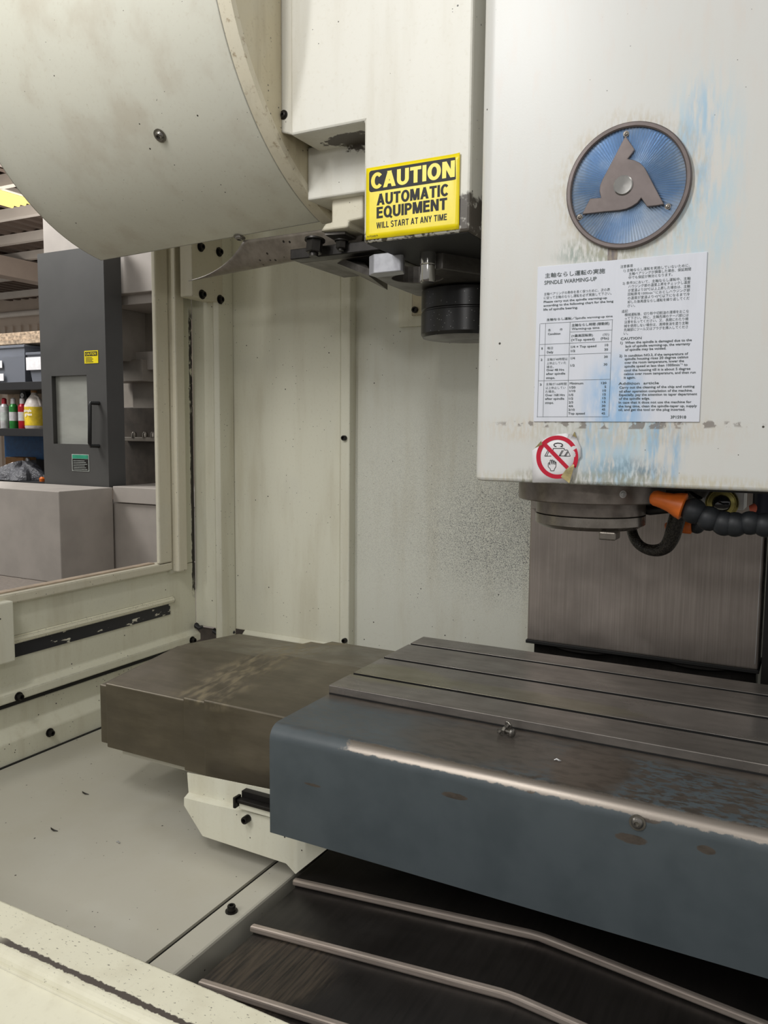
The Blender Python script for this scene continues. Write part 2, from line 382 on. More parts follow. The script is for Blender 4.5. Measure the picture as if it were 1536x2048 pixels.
    MAT['brass'] = steel('brass_fitting', (196, 184, 112), (168, 156, 92), 0.32, 0.8, (30, 30, 30))
    t = NT('sight_lens'); t.b.inputs['Transmission Weight'].default_value = 0.0; MAT['lens'] = t.done(lin((26, 27, 30)), 0.06, 0.0, 0.8)
    MAT['alu'] = flat('machined_aluminium', (206, 206, 206), 0.35, 0.4)
    # --- shop beyond the window
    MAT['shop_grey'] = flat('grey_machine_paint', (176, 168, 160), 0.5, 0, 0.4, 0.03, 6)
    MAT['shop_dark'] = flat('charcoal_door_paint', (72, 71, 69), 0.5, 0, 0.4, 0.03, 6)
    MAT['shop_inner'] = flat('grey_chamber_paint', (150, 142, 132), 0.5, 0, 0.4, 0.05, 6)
    MAT['shop_brown_grey'] = flat('brown_grey_chamber_paint', (86, 78, 70), 0.5, 0, 0.4, 0.10, 12)  # darker brown-grey for the chamber back, splash guard and base
    t = NT('door_window_glass')
    MAT['glass'] = t.done(t.mix(t.nmask((4, 4, 10), 0.35, 0.7), lin((156, 157, 149)), lin((144, 145, 138))), 0.12, 0.0, 0.6)
    MAT['handle'] = flat('black_handle', (22, 22, 22), 0.3)
    MAT['green'] = flat('green_label', (40, 150, 116), 0.5); MAT['label_grey'] = flat('grey_label_edge', (180, 186, 180), 0.5)
    MAT['can_green'] = flat('green_can_paint', (44, 130, 56), 0.3, 0.2); MAT['can_red'] = flat('red_can_paint', (176, 26, 44), 0.3, 0.2)
    MAT['can_white'] = flat('white_can_paint', (206, 204, 204), 0.3, 0.2); MAT['jug'] = flat('white_jug_plastic', (226, 216, 208), 0.4)
    MAT['jug_label'] = flat('yellow_jug_label', (228, 196, 40), 0.45)
    t = NT('clear_bin_plastic'); t.b.inputs['Transmission Weight'].default_value = 0.55; MAT['bin'] = t.done(lin((150, 154, 164)), 0.25)
    MAT['bin_stuff'] = flat('grey_bin_contents', (92, 96, 108), 0.6, 0, 0.4, 0.25, 25)
    MAT['rack'] = flat('black_rack_steel', (30, 29, 30), 0.45); MAT['blue'] = flat('blue_rack_panel', (10, 84, 140), 0.5)
    MAT['wood'] = flat('rough_plank_wood', (188, 166, 142), 0.7, 0, 0.3, 0.16, 40)
    MAT['tan'] = flat('tan_back_board', (196, 172, 146), 0.7)
    t = NT('plastic_bag_film'); t.bump(t.noise(40, 5), 0.9, 0.02); MAT['bag'] = t.done(lin((96, 96, 100)), 0.18)
    MAT['box_tan'] = flat('brown_cardboard', (160, 116, 70), 0.7); MAT['steel_small'] = flat('grey_tape_dispenser', (150, 146, 140), 0.4, 0.5)
    MAT['roof'] = flat('roof_sheet', (104, 90, 80), 0.7, 0, 0.3, 0.03, 3); MAT['beam'] = flat('painted_steel_beam', (216, 207, 196), 0.6, 0, 0.3, 0.02, 3)
    MAT['beam_brown'] = flat('brown_steel_beam', (176, 160, 147), 0.6, 0, 0.3, 0.02, 3); MAT['far'] = flat('far_wall_sheet', (200, 184, 168), 0.7, 0, 0.3, 0.02, 2)
    MAT['ground'] = flat('shop_concrete', (120, 112, 104), 0.7)
    t = NT('fluorescent_tube'); t.b.inputs['Emission Color'].default_value = (1.0, 0.76, 0.24, 1); t.b.inputs['Emission Strength'].default_value = 1.4
    MAT['tube'] = t.done(lin((90, 70, 20)), 0.4)
    t = NT('cool_tube'); t.b.inputs['Emission Color'].default_value = (1, 1, 1, 1); t.b.inputs['Emission Strength'].default_value = 3.0
    MAT['tube_cool'] = t.done(lin((250, 250, 250)), 0.4)
build_materials()

# ------------------------------------------------------------------ small hardware
def socket_bolt(parent, c, d, r=0.0075, h=0.009, m='bolt', name='bolt', washer=False):
    b = MB(); p = [(r, 0), (r, h*0.88), (r*0.9, h), (r*0.55, h), (r*0.5, h*0.45), (0.0001, h*0.45)]
    if washer: p = [(r*1.5, 0), (r*1.5, h*0.18), (r, h*0.18)] + p[1:]
    b.lathe(p, c, d, 14); return b.build(name, MAT[m], parent, sharp=30)
def button_bolt(parent, c, d, r=0.011, m='bolt_bright', name='bolt'):
    b = MB(); b.lathe([(r*1.35, 0), (r*1.35, r*0.15), (r, r*0.16), (r*0.95, r*0.35), (r*0.72, r*0.62), (r*0.42, r*0.70), (r*0.36, r*0.3), (0.0001, r*0.3)], c, d, 16)
    return b.build(name, MAT[m], parent, sharp=30)
def hex_nut(parent, c, d, r, h, m='bolt', name='nut'):
    b = MB(); b.lathe([(r*1.25, 0), (r*1.25, h*0.12)], c, d, 20); b.lathe([(r, h*0.12), (r, h*0.94), (r*0.9, h)], c, d, 6, False)
    b.lathe([(r*0.55, h), (r*0.55, h*1.25)], c, d, 14); return b.build(name, MAT[m], parent)

# text -> flat mesh in a plane y = const, facing -y
_font_cache = {}
def glyphs(s, bold=0.0):
    k = (s, bold)
    if k not in _font_cache:
        cu = bpy.data.curves.new('lettering', 'FONT'); cu.body = s; cu.resolution_u = 2; cu.offset = bold; cu.fill_mode = 'FRONT'
        ob = bpy.data.objects.new('lettering', cu); scene.collection.objects.link(ob)
        dg = bpy.context.evaluated_depsgraph_get(); dg.update()
        me = bpy.data.meshes.new_from_object(ob.evaluated_get(dg))
        vs = [tuple(v.co) for v in me.vertices]; fs = [tuple(p.vertices) for p in me.polygons]
        bpy.data.objects.remove(ob); bpy.data.curves.remove(cu); bpy.data.meshes.remove(me)
        _font_cache[k] = (vs, fs)
    return _font_cache[k]
def put_text(mb, s, x0, x1, zb, h, y, bold=0.0):
    vs, fs = glyphs(s)
    if not vs: return
    if bold:                                   # heavier strokes: the same glyphs laid again with a small shift
        n = len(vs); V = []; Fc = []
        for k, (dx, dz) in enumerate(((-1, -1), (1, -1), (-1, 1), (1, 1), (0, 0))):
            V += [(v[0]+dx*bold, v[1]+dz*bold*0.7) for v in vs]; Fc += [tuple(i+n*k for i in f) for f in fs]
        vs, fs = V, Fc
    ax0 = min(v[0] for v in vs); ax1 = max(v[0] for v in vs)
    sx = (x1-x0)/max(1e-6, ax1-ax0); sz = h/(0.90 if any(ord(c_) > 0x2e80 for c_ in s) else 0.72)
    n0 = len(glyphs(s)[0])
    mb.add([(x0+(v[0]-ax0)*sx, y-0.00005*(i//n0), zb+v[1]*sz) for i, v in enumerate(vs)], fs)

# heavy grotesque capitals drawn as strokes, in a unit-high box
def block_letter(ch, t=0.21):
    def bar(x0, y0, x1, y1, w=t):
        d = Vector((x1-x0, y1-y0)); n = Vector((-d.y, d.x)).normalized()*w/2
        return [(x0+n.x, y0+n.y), (x0-n.x, y0-n.y), (x1-n.x, y1-n.y), (x1+n.x, y1+n.y)]
    def rect(x0, y0, x1, y1): return [(x0, y0), (x1, y0), (x1, y1), (x0, y1)]
    def ringseg(cx, cy, rx, ry, a0, a1, n=20, w=t):
        out = []
        for i in range(n):
            q0, q1 = (math.radians(a0+(a1-a0)*k/n) for k in (i, i+1))
            out.append([(cx+rx*math.cos(q0), cy+ry*math.sin(q0)), (cx+rx*math.cos(q1), cy+ry*math.sin(q1)), (cx+(rx-w)*math.cos(q1), cy+(ry-w*0.9)*math.sin(q1)), (cx+(rx-w)*math.cos(q0), cy+(ry-w*0.9)*math.sin(q0))])
        return out
    h = t*0.88
    slant = lambda x0, x1, w, up=True: [(x0, 0), (x0+w, 0), (x1+w, 1), (x1, 1)] if up else [(x0, 1), (x0+w, 1), (x1+w, 0), (x1, 0)]
    W = {'A': (0.80, [slant(0, 0.29, t*1.06), slant(0.80-t*1.06, 0.51-t*1.06, t*1.06)[::-1], rect(0.18, 0.20, 0.62, 0.20+h*0.9)]),
         'C': (0.70, ringseg(0.39, 0.5, 0.39, 0.52, 40, 320, 30)), 'E': (0.62, [rect(0, 0, t, 1), rect(0, 0, 0.62, h), rect(0, 1-h, 0.61, 1), rect(0, 0.42, 0.57, 0.42+h)]),
         'I': (t, [rect(0, 0, t, 1)]), 'L': (0.58, [rect(0, 0, t, 1), rect(0, 0, 0.58, h)]),
         'M': (0.90, [rect(0, 0, t*0.95, 1), rect(0.90-t*0.95, 0, 0.90, 1), [(0.0, 1), (t*1.3, 1), (0.45+t*0.5, 0), (0.45-t*0.5, 0)], [(0.90-t*1.3, 1), (0.90, 1), (0.45+t*0.5, 0), (0.45-t*0.5, 0)]]),
         'N': (0.74, [rect(0, 0, t, 1), rect(0.74-t, 0, 0.74, 1), [(0, 1), (t*1.05, 1), (0.74, 0), (0.74-t*1.05, 0)]]),
         'O': (0.80, ringseg(0.40, 0.5, 0.40, 0.52, 0, 360, 36)), 'Q': (0.82, ringseg(0.40, 0.5, 0.40, 0.52, 0, 360, 36) + [bar(0.48, 0.24, 0.80, -0.06, t*0.8)]),
         'P': (0.68, [rect(0, 0, t, 1), rect(0, 1-h, 0.38, 1), rect(0, 0.36, 0.38, 0.36+h)] + ringseg(0.36, 0.68, 0.32, 0.32, -90, 90, 14)),
         'R': (0.72, [rect(0, 0, t, 1), rect(0, 1-h, 0.38, 1), rect(0, 0.38, 0.38, 0.38+h)] + ringseg(0.37, 0.69, 0.32, 0.31, -90, 90, 14) + [[(0.46-t*0.2, 0.45), (0.50+t*0.5, 0.45), (0.72, 0), (0.72-t*1.1, 0)]]),
         'S': (0.68, ringseg(0.34, 0.735, 0.33, 0.285, 20, 268, 18, t*0.92) + ringseg(0.34, 0.265, 0.34, 0.285, -160, 88, 18, t*0.92)),
         'T': (0.68, [rect(0.34-t/2, 0, 0.34+t/2, 1), rect(0, 1-h, 0.68, 1)]), 'U': (0.74, [rect(0, 0.36, t, 1), rect(0.74-t, 0.36, 0.74, 1)] + ringseg(0.37, 0.36, 0.37, 0.38, 180, 360, 18)),
         'W': (1.10, [slant(0, 0.20, t*0.95, False), slant(0.20, 0.45, t*0.95), slant(0.45, 0.70, t*0.95, False), slant(0.70, 0.90, t*0.95)]),
         'Y': (0.76, [rect(0.38-t/2, 0, 0.38+t/2, 0.45), [(0, 1), (t*1.15, 1), (0.38+t/2, 0.40), (0.38-t/2, 0.40)], [(0.76-t*1.15, 1), (0.76, 1), (0.38+t/2, 0.40), (0.38-t/2, 0.40)]])}
    return W[ch]
def put_block(mb, s, x0, x1, zb, h, y, t=0.21, gap=0.10):
    xs = 0; L_ = []
    for c_ in s:
        if c_ == ' ': xs += 0.34; continue
        w, ps_ = block_letter(c_, t); L_.append((xs, ps_)); xs += w+gap
    k = (x1-x0)/(xs-gap)
    for i, (xo, ps_) in enumerate(L_):
        for j, p_ in enumerate(ps_):
            yy = y - 0.000004*j
            a_ = sum(p_[q][0]*p_[(q+1) % len(p_)][1]-p_[(q+1) % len(p_)][0]*p_[q][1] for q in range(len(p_)))
            if a_ < 0: p_ = p_[::-1]
            mb.add([(x0+(xo+u)*k, yy, zb+v*h) for u, v in p_], [tuple(range(len(p_)))])

# ================================================================== THE SETTING
def struct(o): o['kind'] = 'structure'; return o
WL = -1.47
# floor pan, ledge and trough
fl = struct(MB().box(-1.55, -0.7515, 0.60, 1.80, -0.74, -0.708).build('floor', MAT['floor']))
lg = MB().box(-0.7465, -0.700, 0.60, 1.60, -0.79, -0.708).build('ledge', MAT['floor'], fl, 0.004)
MB().box(-0.7515, -0.7465, 0.60, 1.60, -0.74, -0.7125).build('seam', MAT['dark'], fl)
MB().box(-0.70, 0.45, 0.55, 1.85, -0.80, -0.775).build('trough', MAT['dark'], fl)
p = at(463, 1823, 'z', -0.708); socket_bolt(fl, (p.x, p.y, -0.708), (0, 0, 1), 0.0062, 0.010, 'bolt', washer=True)
for i in range(9):       # paint chips and swarf specks lying on the pan are drawn by the paint; three larger curls are real
    pass

MB().box(-1.466, -1.457, 0.60, 1.70, -0.7085, -0.7055).build('wall_joint', MAT['dark'], fl)
# left wall: folded sheet profile
Y0, Y1 = 0.55, 1.681
prof = [(-1.462, -0.74), (-1.462, -0.660), (-1.482, -0.634), (-1.482, -0.590), (-1.505, -0.590), (-1.505, -0.578), (-1.460, -0.575),
        (-1.460, -0.556), (-1.476, -0.545), (-1.476, -0.486), (-1.478, -0.484), (-1.478, -0.458), (-1.469, -0.455), (-1.467, -0.448), (-1.470, -0.441), (-1.476, -0.438), (-1.476, -0.360), (-1.53, -0.360), (-1.53, -0.74)]
wl = MB(); wl.add([], [])
YR = 1.590     # the pressed rail ends before the corner
wl.prism(prof, 'x', 0, 1) if False else None
def prof_y(mb, pr, y0, y1):
    n = len(pr); vs = [(p[0], y0, p[1]) for p in pr] + [(p[0], y1, p[1]) for p in pr]
    fs = [tuple(range(n)), tuple(range(2*n-1, n-1, -1))] + [(i, (i+1) % n, n+(i+1) % n, n+i) for i in range(n)]
    mb.add(vs, fs)
plain = prof[:10] + [(-1.476, -0.360), (-1.53, -0.360), (-1.53, -0.74)]
prof_y(wl, plain, Y0, Y1)
wl.box(-1.50, -1.476, 1.565, Y1, -0.36, 1.15)          # wall beside the window
wl.box(-1.53, -1.476, 0.45, 0.80, -0.36, 1.15)
wl.box(-1.53, -1.476, 0.80, 1.531, 0.95, 1.15)
wl = struct(wl.build('wall_left', MAT['wall_left'], bevel=0.003))
rl = MB(); prof_y(rl, [(-1.4765, -0.456), (-1.469, -0.455), (-1.4665, -0.448), (-1.469, -0.441), (-1.4765, -0.438)], Y0, YR); rl.build('rail', MAT['sill'], wl)
MB().box(-1.4785, -1.4735, 0.56, 1.578, -0.485, -0.4565).build('bare_strip', MAT['bare_strip'], wl, label='dark bare strip under the white rail')
MB().box(-1.5045, -1.478, 0.56, 1.66, -0.5895, -0.5785).build('gap_seal', MAT['dark'], wl)
for (px, py, x) in ((37, 1393, -1.460), (384, 1280, -1.460), (99, 1465, -1.462)):
    q = at(px, py, 'x', x); socket_bolt(wl, (x, q.y, q.z), (1, 0, 0), 0.0066, 0.011, washer=True)
MB().box(-1.470, -1.440, 1.0, 1.086, -0.482, -0.355).build('edge_bracket', MAT['wall'], wl, 0.003)
# window frame
wn = MB()
wn.box(-1.474, -1.462, 1.531, 1.578, -0.345, 1.0)
wn.box(-1.500, -1.462, 0.80, 1.578, -0.367, -0.345)
wn = struct(wn.build('window_1', MAT['sill'] if False else MAT['changer_block'], bevel=0.004))
MB().box(-1.500, -1.446, 1.584, 1.618, -0.372, 1.0).build('outer_frame_bar', MAT['changer_block'], wn, 0.004)
MB().box(-1.478, -1.468, 1.576, 1.64, -0.376, 1.0).build('backing_strip', MAT['wall'], wn)
MB().box(-1.498, -1.478, 0.80, 1.529, -0.3445, -0.342).build('sill_grime', flat('reddish_sill_grime', (192, 172, 150), 0.8), wn)

# back wall
YB = 1.745
wb = MB().box(-1.402, -1.055, YB, YB+0.03, -0.55, 1.2)
wb.prism([(YB, -0.548), (YB-0.012, -0.556), (YB-0.012, -0.60), (YB+0.03, -0.60), (YB+0.03, -0.548)], 'x', -1.36, -1.08)
wb = struct(wb.build('wall_back', MAT['wall'], bevel=0.003))
struct(wb)
MB().box(-1.476, -1.404, 1.680, 1.72, -0.535, 1.2).build('corner_panel', MAT['wall'], wb, 0.002)
cs = MB(); cs.prism([(-1.41, 1.684), (-1.400, 1.676), (-1.388, 1.684), (-1.388, 1.742), (-1.41, 1.742)], 'z', -0.565, 1.2)
cs.build('corner_strip', MAT['wall'], wb, 0.002)
x0 = at(680, 900, 'y', 1.73).x; x1 = at(699, 900, 'y', 1.73).x
MB().box(x0, x1, 1.73, 1.775, -0.60, 1.2).build('joint_strip', MAT['wall'], wb, 0.003)
MB().box(x1-0.01, -0.30, 1.76, 1.79, -0.70, 1.2).build('right_panel', MAT['wall_right_panel'], wb)
MB().box(-0.30, 0.35, 1.76, 1.79, -0.70, 1.2).build('right_panel', MAT['wall_right_panel'], wb)
for (px, py) in ((689, 876), (690, 1281)):
    q = at(px, py, 'y', 1.728); socket_bolt(wb, (q.x, 1.73, q.z), (0, -1, 0), 0.0065, 0.010)
# black rubber clips at the corner foot
for (px, py, y) in ((398, 1253, 1.672), (462, 1263, 1.735), (434, 1264, 1.70)):
    q = at(px, py, 'y', y); r = MB()
    r.tube([(q.x-0.012, y, q.z-0.004), (q.x-0.004, y-0.006, q.z+0.004), (q.x+0.004, y-0.004, q.z-0.003), (q.x+0.013, y, q.z+0.001)], [0.004, 0.008, 0.007, 0.004], 8)
    r.build('rubber_clip', MAT['black'], wb)
# small access plate on the back wall
q0 = at(798, 655, 'y', 1.755); q1 = at(825, 632, 'y', 1.75)
ap = MB().box(q0.x, q0.x+0.17, 1.752, 1.76, q0.z, q0.z+0.12).build('access_plate', MAT['wall'], wb, 0.001)
MB().box(q1.x, q1.x+0.13, 1.745, 1.752, q1.z, q1.z+0.08).build('cover_tab', MAT['endcap'], ap, 0.001)
q = at(829, 620, 'y', 1.744); socket_bolt(ap, (q.x+0.002, 1.745, q.z), (0, -1, 0), 0.0075, 0.008)

# corner bracket box with bolts
br = thing('corner_bracket', 'cream box bracket with black bolts in the upper corner by the window', 'bracket', (-1.40, 1.64, 0.327))
MB().box(-1.426, -1.386, 1.582, 1.70, 0.328, 0.95).build('housing', MAT['changer_block'], br, 0.003)
for (px, py) in ((401, 494), (438, 504), (404, 589), (440, 599)):
    q = at(px, py, 'x', -1.386); socket_bolt(br, (-1.386, min(q.y, 1.688), q.z), (1, 0, 0), 0.008, 0.009, washer=True)

# front sill in the foreground
sl = MB(); sl.prism([(0.30, -1.0), (0.30, -0.66), (0.560, -0.614)] + arc(0.574, -0.612, 0.012, 180, 90, 5) + [(0.632, -0.600), (0.635, -0.603), (0.635, -0.80), (0.60, -0.80), (0.60, -1.0)], 'x', -1.5, 0.55)
sl = struct(sl.build('trim_1', MAT['sill'], bevel=0.002))
sl['label'] = 'cream front sill with chipped paint and a bare metal edge'

# ================================================================== TOOL MAGAZINE
CYD, CZD, RD = 1.358, 0.765, 0.41
mg = thing('tool_magazine', 'large cream cylindrical tool magazine cover hanging at the upper left', 'machine cover', (-1.08, 1.358, 0.355))
def ring(x0, x1, r, a0=-108, a1=120, n=72, th=0.004, aL=None):
    aL = a0 if aL is None else aL
    b = MB(); n1 = n+1; vs = []
    for x, s0 in ((x0, aL), (x1, a0)):
        for rr_ in (r, r-th):
            vs += [(x, CYD - rr_*math.cos(math.radians(s0+(a1-s0)*i/n)), CZD + rr_*math.sin(math.radians(s0+(a1-s0)*i/n))) for i in range(n+1)]
    fs = []
    for i in range(n):
        fs += [(i, i+1, 2*n1+i+1, 2*n1+i), (n1+i, 3*n1+i, 3*n1+i+1, n1+i+1), (i, n1+i, n1+i+1, i+1), (2*n1+i, 2*n1+i+1, 3*n1+i+1, 3*n1+i)]
    fs += [(0, 2*n1, 3*n1, n1), (n, n1+n, 3*n1+n, 2*n1+n)]
    b.add(vs, fs, True); return b
ring(-1.385, -0.8005, RD, -75, 120, aL=-80.6).build('shell', MAT['drum'], mg, sharp=35)
ring(-0.7995, -0.776, RD+0.001, -76, 120, th=0.012).build('rim', MAT['rim'], mg, sharp=35)
ring(-0.803, -0.797, RD-0.002, -75, 120, th=0.006).build('groove', MAT['dark'], mg, sharp=35)
cap = MB(); pts = [(CYD - 0.400*math.cos(math.radians(a)), CZD + 0.400*math.sin(math.radians(a))) for a in range(-75, 100, 4)]
cap.prism(pts + [(1.6, 0.98), (1.6, 0.40), (1.33, 0.372)], 'x', -0.784, -0.777); cap.build('end_panel', MAT['endcap'], mg)
def on_drum(px, py):
    d = _fw + (px-768)/F_PX*_r2 - (py-1024)/F_PX*_u2
    a = d.y**2+d.z**2; b = -2*(d.y*CYD+d.z*CZD); c = CYD**2+CZD**2-RD**2
    t = (-b-math.sqrt(max(0, b*b-4*a*c)))/(2*a); P = d*t; return P, Vector((0, P.y-CYD, P.z-CZD)).normalized()
P, N = on_drum(320, 271); button_bolt(mg, P, N, 0.0085, 'bolt_bright')
MB().lathe([(0.006, -0.001), (0.006, 0.0012)], P + Vector((-0.004, 0, 0.010)), N, 12).build('screw_slot', MAT['dark'], mg)
P, N = on_drum(479, 474); button_bolt(mg, P, N, 0.0085, 'bolt_bright')
# curved inner shield
Q0 = at(377, 562, 'z', 0.320); Q1 = at(440, 535, 'y', 1.325); Q2 = at(487, 481, 'y', 1.275); R0 = at(700, 500, 'z', 0.318); R2 = at(720, 448, 'y', 1.24)
ctrl = Q1*2 - (Q0+Q2)/2
def shield(u, v):
    left = Q0*(1-v)**2 + ctrl*2*v*(1-v) + Q2*v*v
    sh = (Q0*(1-v) + Q2*v) + (left-(Q0*(1-v)+Q2*v))
    rt = R0*(1-v) + R2*v + (left-(Q0*(1-v)+Q2*v))*0.8
    return sh*(1-u) + rt*u
MB().grid(shield, 20, 16).build('inner_shield', MAT['shield'], mg, thick=0.002, fix=False, label='thin curved steel shield under the drum')
# black bar with two nuts
a = at(580, 494, 'y', 1.215); b_ = at(652, 512, 'y', 1.215); c_ = at(655, 486, 'y', 1.215)
bar = MB().box(a.x, -0.66, 1.215, 1.245, b_.z, a.z-0.004).build('clamp_bar', MAT['bolt'], mg, 0.002)
MB().box(a.x, -0.66, 1.245, 1.40, b_.z, b_.z+0.004).build('clamp_foot', MAT['arm'], mg, 0.001)
q = at(630, 486, 'y', 1.195); hex_nut(mg, (q.x, 1.195, q.z+0.006), (0, -0.15, -1), 0.0142, 0.024)
q = at(683, 486, 'y', 1.21); hex_nut(mg, (q.x, 1.21, q.z+0.004), (0, -0.1, -1), 0.0095, 0.014)

# ================================================================== TOOL CHANGER HOUSING
AY = 1.095
ch = thing('tool_changer_housing', 'tall cream tool changer housing with a stepped notch, left of the spindle head', 'machine cover', (-0.6, 1.3, 0.28))
xa = at(581, 270, 'y', AY).x; xm = at(728, 300, 'y', AY).x; xb = at(939, 450, 'y', AY).x
zn = at(660, 256, 'y', AY).z; zb = at(830, 474, 'y', AY).z; zr = at(670, 393, 'y', 1.175).z
o = MB(); o.prism([(xm, zb), (xb, zb), (xb, 1.05), (xa, 1.05), (xa, zn), (xm, zn)], 'y', AY, 1.50)
o.build('front_box', MAT['changer'], ch, 0.004)
MB().box(-0.7765, xm+0.02, 1.175, 1.48, zr, zn+0.01).build('recessed_box', MAT['changer'], ch, 0.003)
zf = at(560, 262, 'y', AY).z
fg = MB(); fg.prism([(-0.7768, zf), (xa+0.01, zn), (xa+0.01, 1.05), (-0.7768, 1.05)], 'y', AY+0.006, AY+0.012); fg.build('side_flange', MAT['changer'], ch, 0.001)
q = at(566, 229, 'y', AY+0.004); button_bolt(ch, (q.x, AY+0.006, q.z), (0, -1, 0), 0.0055, 'bolt')
# lower stepped block
pt = lambda px, py, y: (at(px, py, 'y', y).x, at(px, py, 'y', y).z)
Yb = 1.19
o = MB(); o.prism([pt(663, 392, Yb), pt(726, 385, Yb), pt(726, 437, Yb), pt(698, 443, Yb), pt(696, 455, Yb), pt(640, 463, Yb), pt(650, 447, Yb), pt(663, 444, Yb)], 'y', Yb, 1.46); o.build('stepped_block', MAT['changer_block'], ch, 0.003)
o = MB(); o.prism([(p_.x, p_.y) for p_ in (at(650, 470, 'z', 0.330), at(690, 468, 'z', 0.330), at(750, 497, 'z', 0.330), at(722, 512, 'z', 0.330))], 'z', 0.330, 0.334); o.build('under_plate', MAT['arm'], ch)
MB().box(xm+0.004, xb-0.004, AY+0.005, 1.48, zb-0.0012, zb+0.004).build('under_sheet', MAT['dark'], ch)  # thin dark sheet in place of the housing's hollow underside

# ================================================================== CAUTION SIGN
sg = thing('caution_sign', 'yellow and black vinyl sign reading CAUTION AUTOMATIC EQUIPMENT WILL START AT ANY TIME', 'sign', (-0.55, AY-0.001, 0.29))
sx0, sx1 = at(733, 410, 'y', AY).x, at(920, 385, 'y', AY).x
sz1 = (at(734, 336, 'y', AY).z + at(921, 308, 'y', AY).z)/2; sz0 = (at(732, 480, 'y', AY).z + at(919, 459, 'y', AY).z)/2
sheet = MB(); sheet.grid(lambda u, v: (sx0+(sx1-sx0)*u, AY-0.0012-0.002*max(0, u-0.94)/0.06*v, sz0+(sz1-sz0)*v), 24, 12)
sheet.build('vinyl_sheet', MAT['yellow'], sg, thick=0.0006, fix=False)
def S(u, v): return sx0+(sx1-sx0)*u, sz0+(sz1-sz0)*v
bx0, bz0 = S(0.035, 0.66); bx1, bz1 = S(0.972, 0.955); rr = 0.004
pan = MB(); pan.prism(arc(bx1-rr, bz1-rr, rr, 0, 90, 5)+arc(bx0+rr, bz1-rr, rr, 90, 180, 5)+arc(bx0+rr, bz0+rr, rr, 180, 270, 5)+arc(bx1-rr, bz0+rr, rr, 270, 360, 5), 'y', AY-0.0020, AY-0.0015)
pan.build('header_panel', MAT['ink'], sg)
def sign_text(name, s, u0, u1, v, h, m, t, y, gap=0.10):
    b = MB(); put_block(b, s, S(u0, 0)[0], S(u1, 0)[0], S(0, v)[1], h*(sz1-sz0), y, t, gap); b.build(name, MAT[m], sg, fix=False)
sign_text('header_lettering', 'CAUTION', 0.058, 0.95, 0.697, 0.218, 'yellow', 0.24, AY-0.0022, 0.07)
sign_text('lettering', 'AUTOMATIC', 0.12, 0.885, 0.462, 0.158, 'ink', 0.235, AY-0.0017, 0.06)
sign_text('lettering', 'EQUIPMENT', 0.12, 0.875, 0.280, 0.158, 'ink', 0.235, AY-0.0017, 0.07)
sign_text('lettering', 'WILL START AT ANY TIME', 0.12, 0.875, 0.140, 0.086, 'ink', 0.20, AY-0.0017, 0.12)
b = MB(); put_text(b, '4-P268/9', S(0.015, 0)[0], S(0.135, 0)[0], S(0, 0.03)[1], 0.026*(sz1-sz0), AY-0.0017); b.build('lettering', MAT['ink'], sg, fix=False)

# ================================================================== TOOL CHANGE ARM
ta = thing('tool_change_arm', 'dark steel tool change arm with a fork gripper on a black hub', 'machine arm', (-0.575, 1.40, 0.15))
HC = (-0.577, 1.400)
hb = MB(); hb.lathe([(0.080, 0.170), (0.0835, 0.176), (0.0835, 0.2140), (0.0815, 0.2155), (0.0815, 0.2175), (0.0835, 0.219), (0.0835, 0.252)], (HC[0], HC[1], 0), (0, 0, 1), 48); hb.build('hub', MAT['hub'], ta, sharp=30)
MB().lathe([(0.070, 0.1685), (0.079, 0.1700)], (HC[0], HC[1], 0), (0, 0, 1), 40).build('hub_face', MAT['arm'], ta, label='scuffed bare underside of the black hub')
MB().lathe([(0.05, 0.2855), (0.05, 0.2872)], (-0.53, 1.40, 0), (0, 0, 1), 36).build('drive_column', MAT['hub'], ta, sharp=30)
FX, FY, FR = -0.612, 1.262, 0.043
ar = [(-0.668, 1.200), (-0.655, 1.190), (-0.603, 1.190), (-0.600, 1.224)]
ar += [(FX + FR*math.cos(math.radians(a)), FY + FR*math.sin(math.radians(a))) for a in range(285, -15-60, -15)][::1] if False else []
# fork: left finger, round seat, right finger, then the blade back to the hub
seat = [(FX + FR*math.cos(math.radians(a)), FY + FR*math.sin(math.radians(a))) for a in range(255, -70, -13)]
ar = [(-0.668, 1.200), (-0.655, 1.190), (-0.618, 1.190)] + seat + [(-0.560, 1.205), (-0.540, 1.205), (-0.49, 1.30), (-0.47, 1.42), (-0.52, 1.49), (-0.63, 1.49), (-0.69, 1.42), (-0.685, 1.30)]
pm = MB(); pm.prism(ar, 'z', 0.257, 0.286); pm.build('blade', MAT['arm'], ta, 0.0015)
cl = MB(); cl.prism([(-0.670, 1.198), (-0.655, 1.186), (-0.605, 1.186), (-0.602, 1.190), (-0.612, 1.215), (-0.668, 1.222)], 'z', 0.256, 0.287); cl.build('claw', MAT['claw'], ta, 0.0015, label='bright bare steel claw of the gripper')
g = MB(); g.lathe([(0.0115, 0.236), (0.0128, 0.239), (0.0128, 0.262), (0.0122, 0.263), (0.0128, 0.264), (0.0128, 0.283), (0.0115, 0.285)], (-0.561, 1.195, 0), (0, 0, 1), 28); g.build('plunger', MAT['chrome'], ta, sharp=30)
g = MB(); g.lathe([(0.009, 0.285), (0.009, 0.292)], (-0.561, 1.195, 0), (0, 0, 1), 6, False); g.lathe([(0.012, 0.292), (0.012, 0.2945)], (-0.561, 1.195, 0), (0, 0, 1), 20); g.lathe([(0.008, 0.2945), (0.008, 0.302)], (-0.561, 1.195, 0), (0, 0, 1), 6, False); g.lathe([(0.0055, 0.30), (0.0055, 0.335)], (-0.561, 1.195, 0), (0, 0, 1), 14); g.build('stop_screw', MAT['nose'], ta)
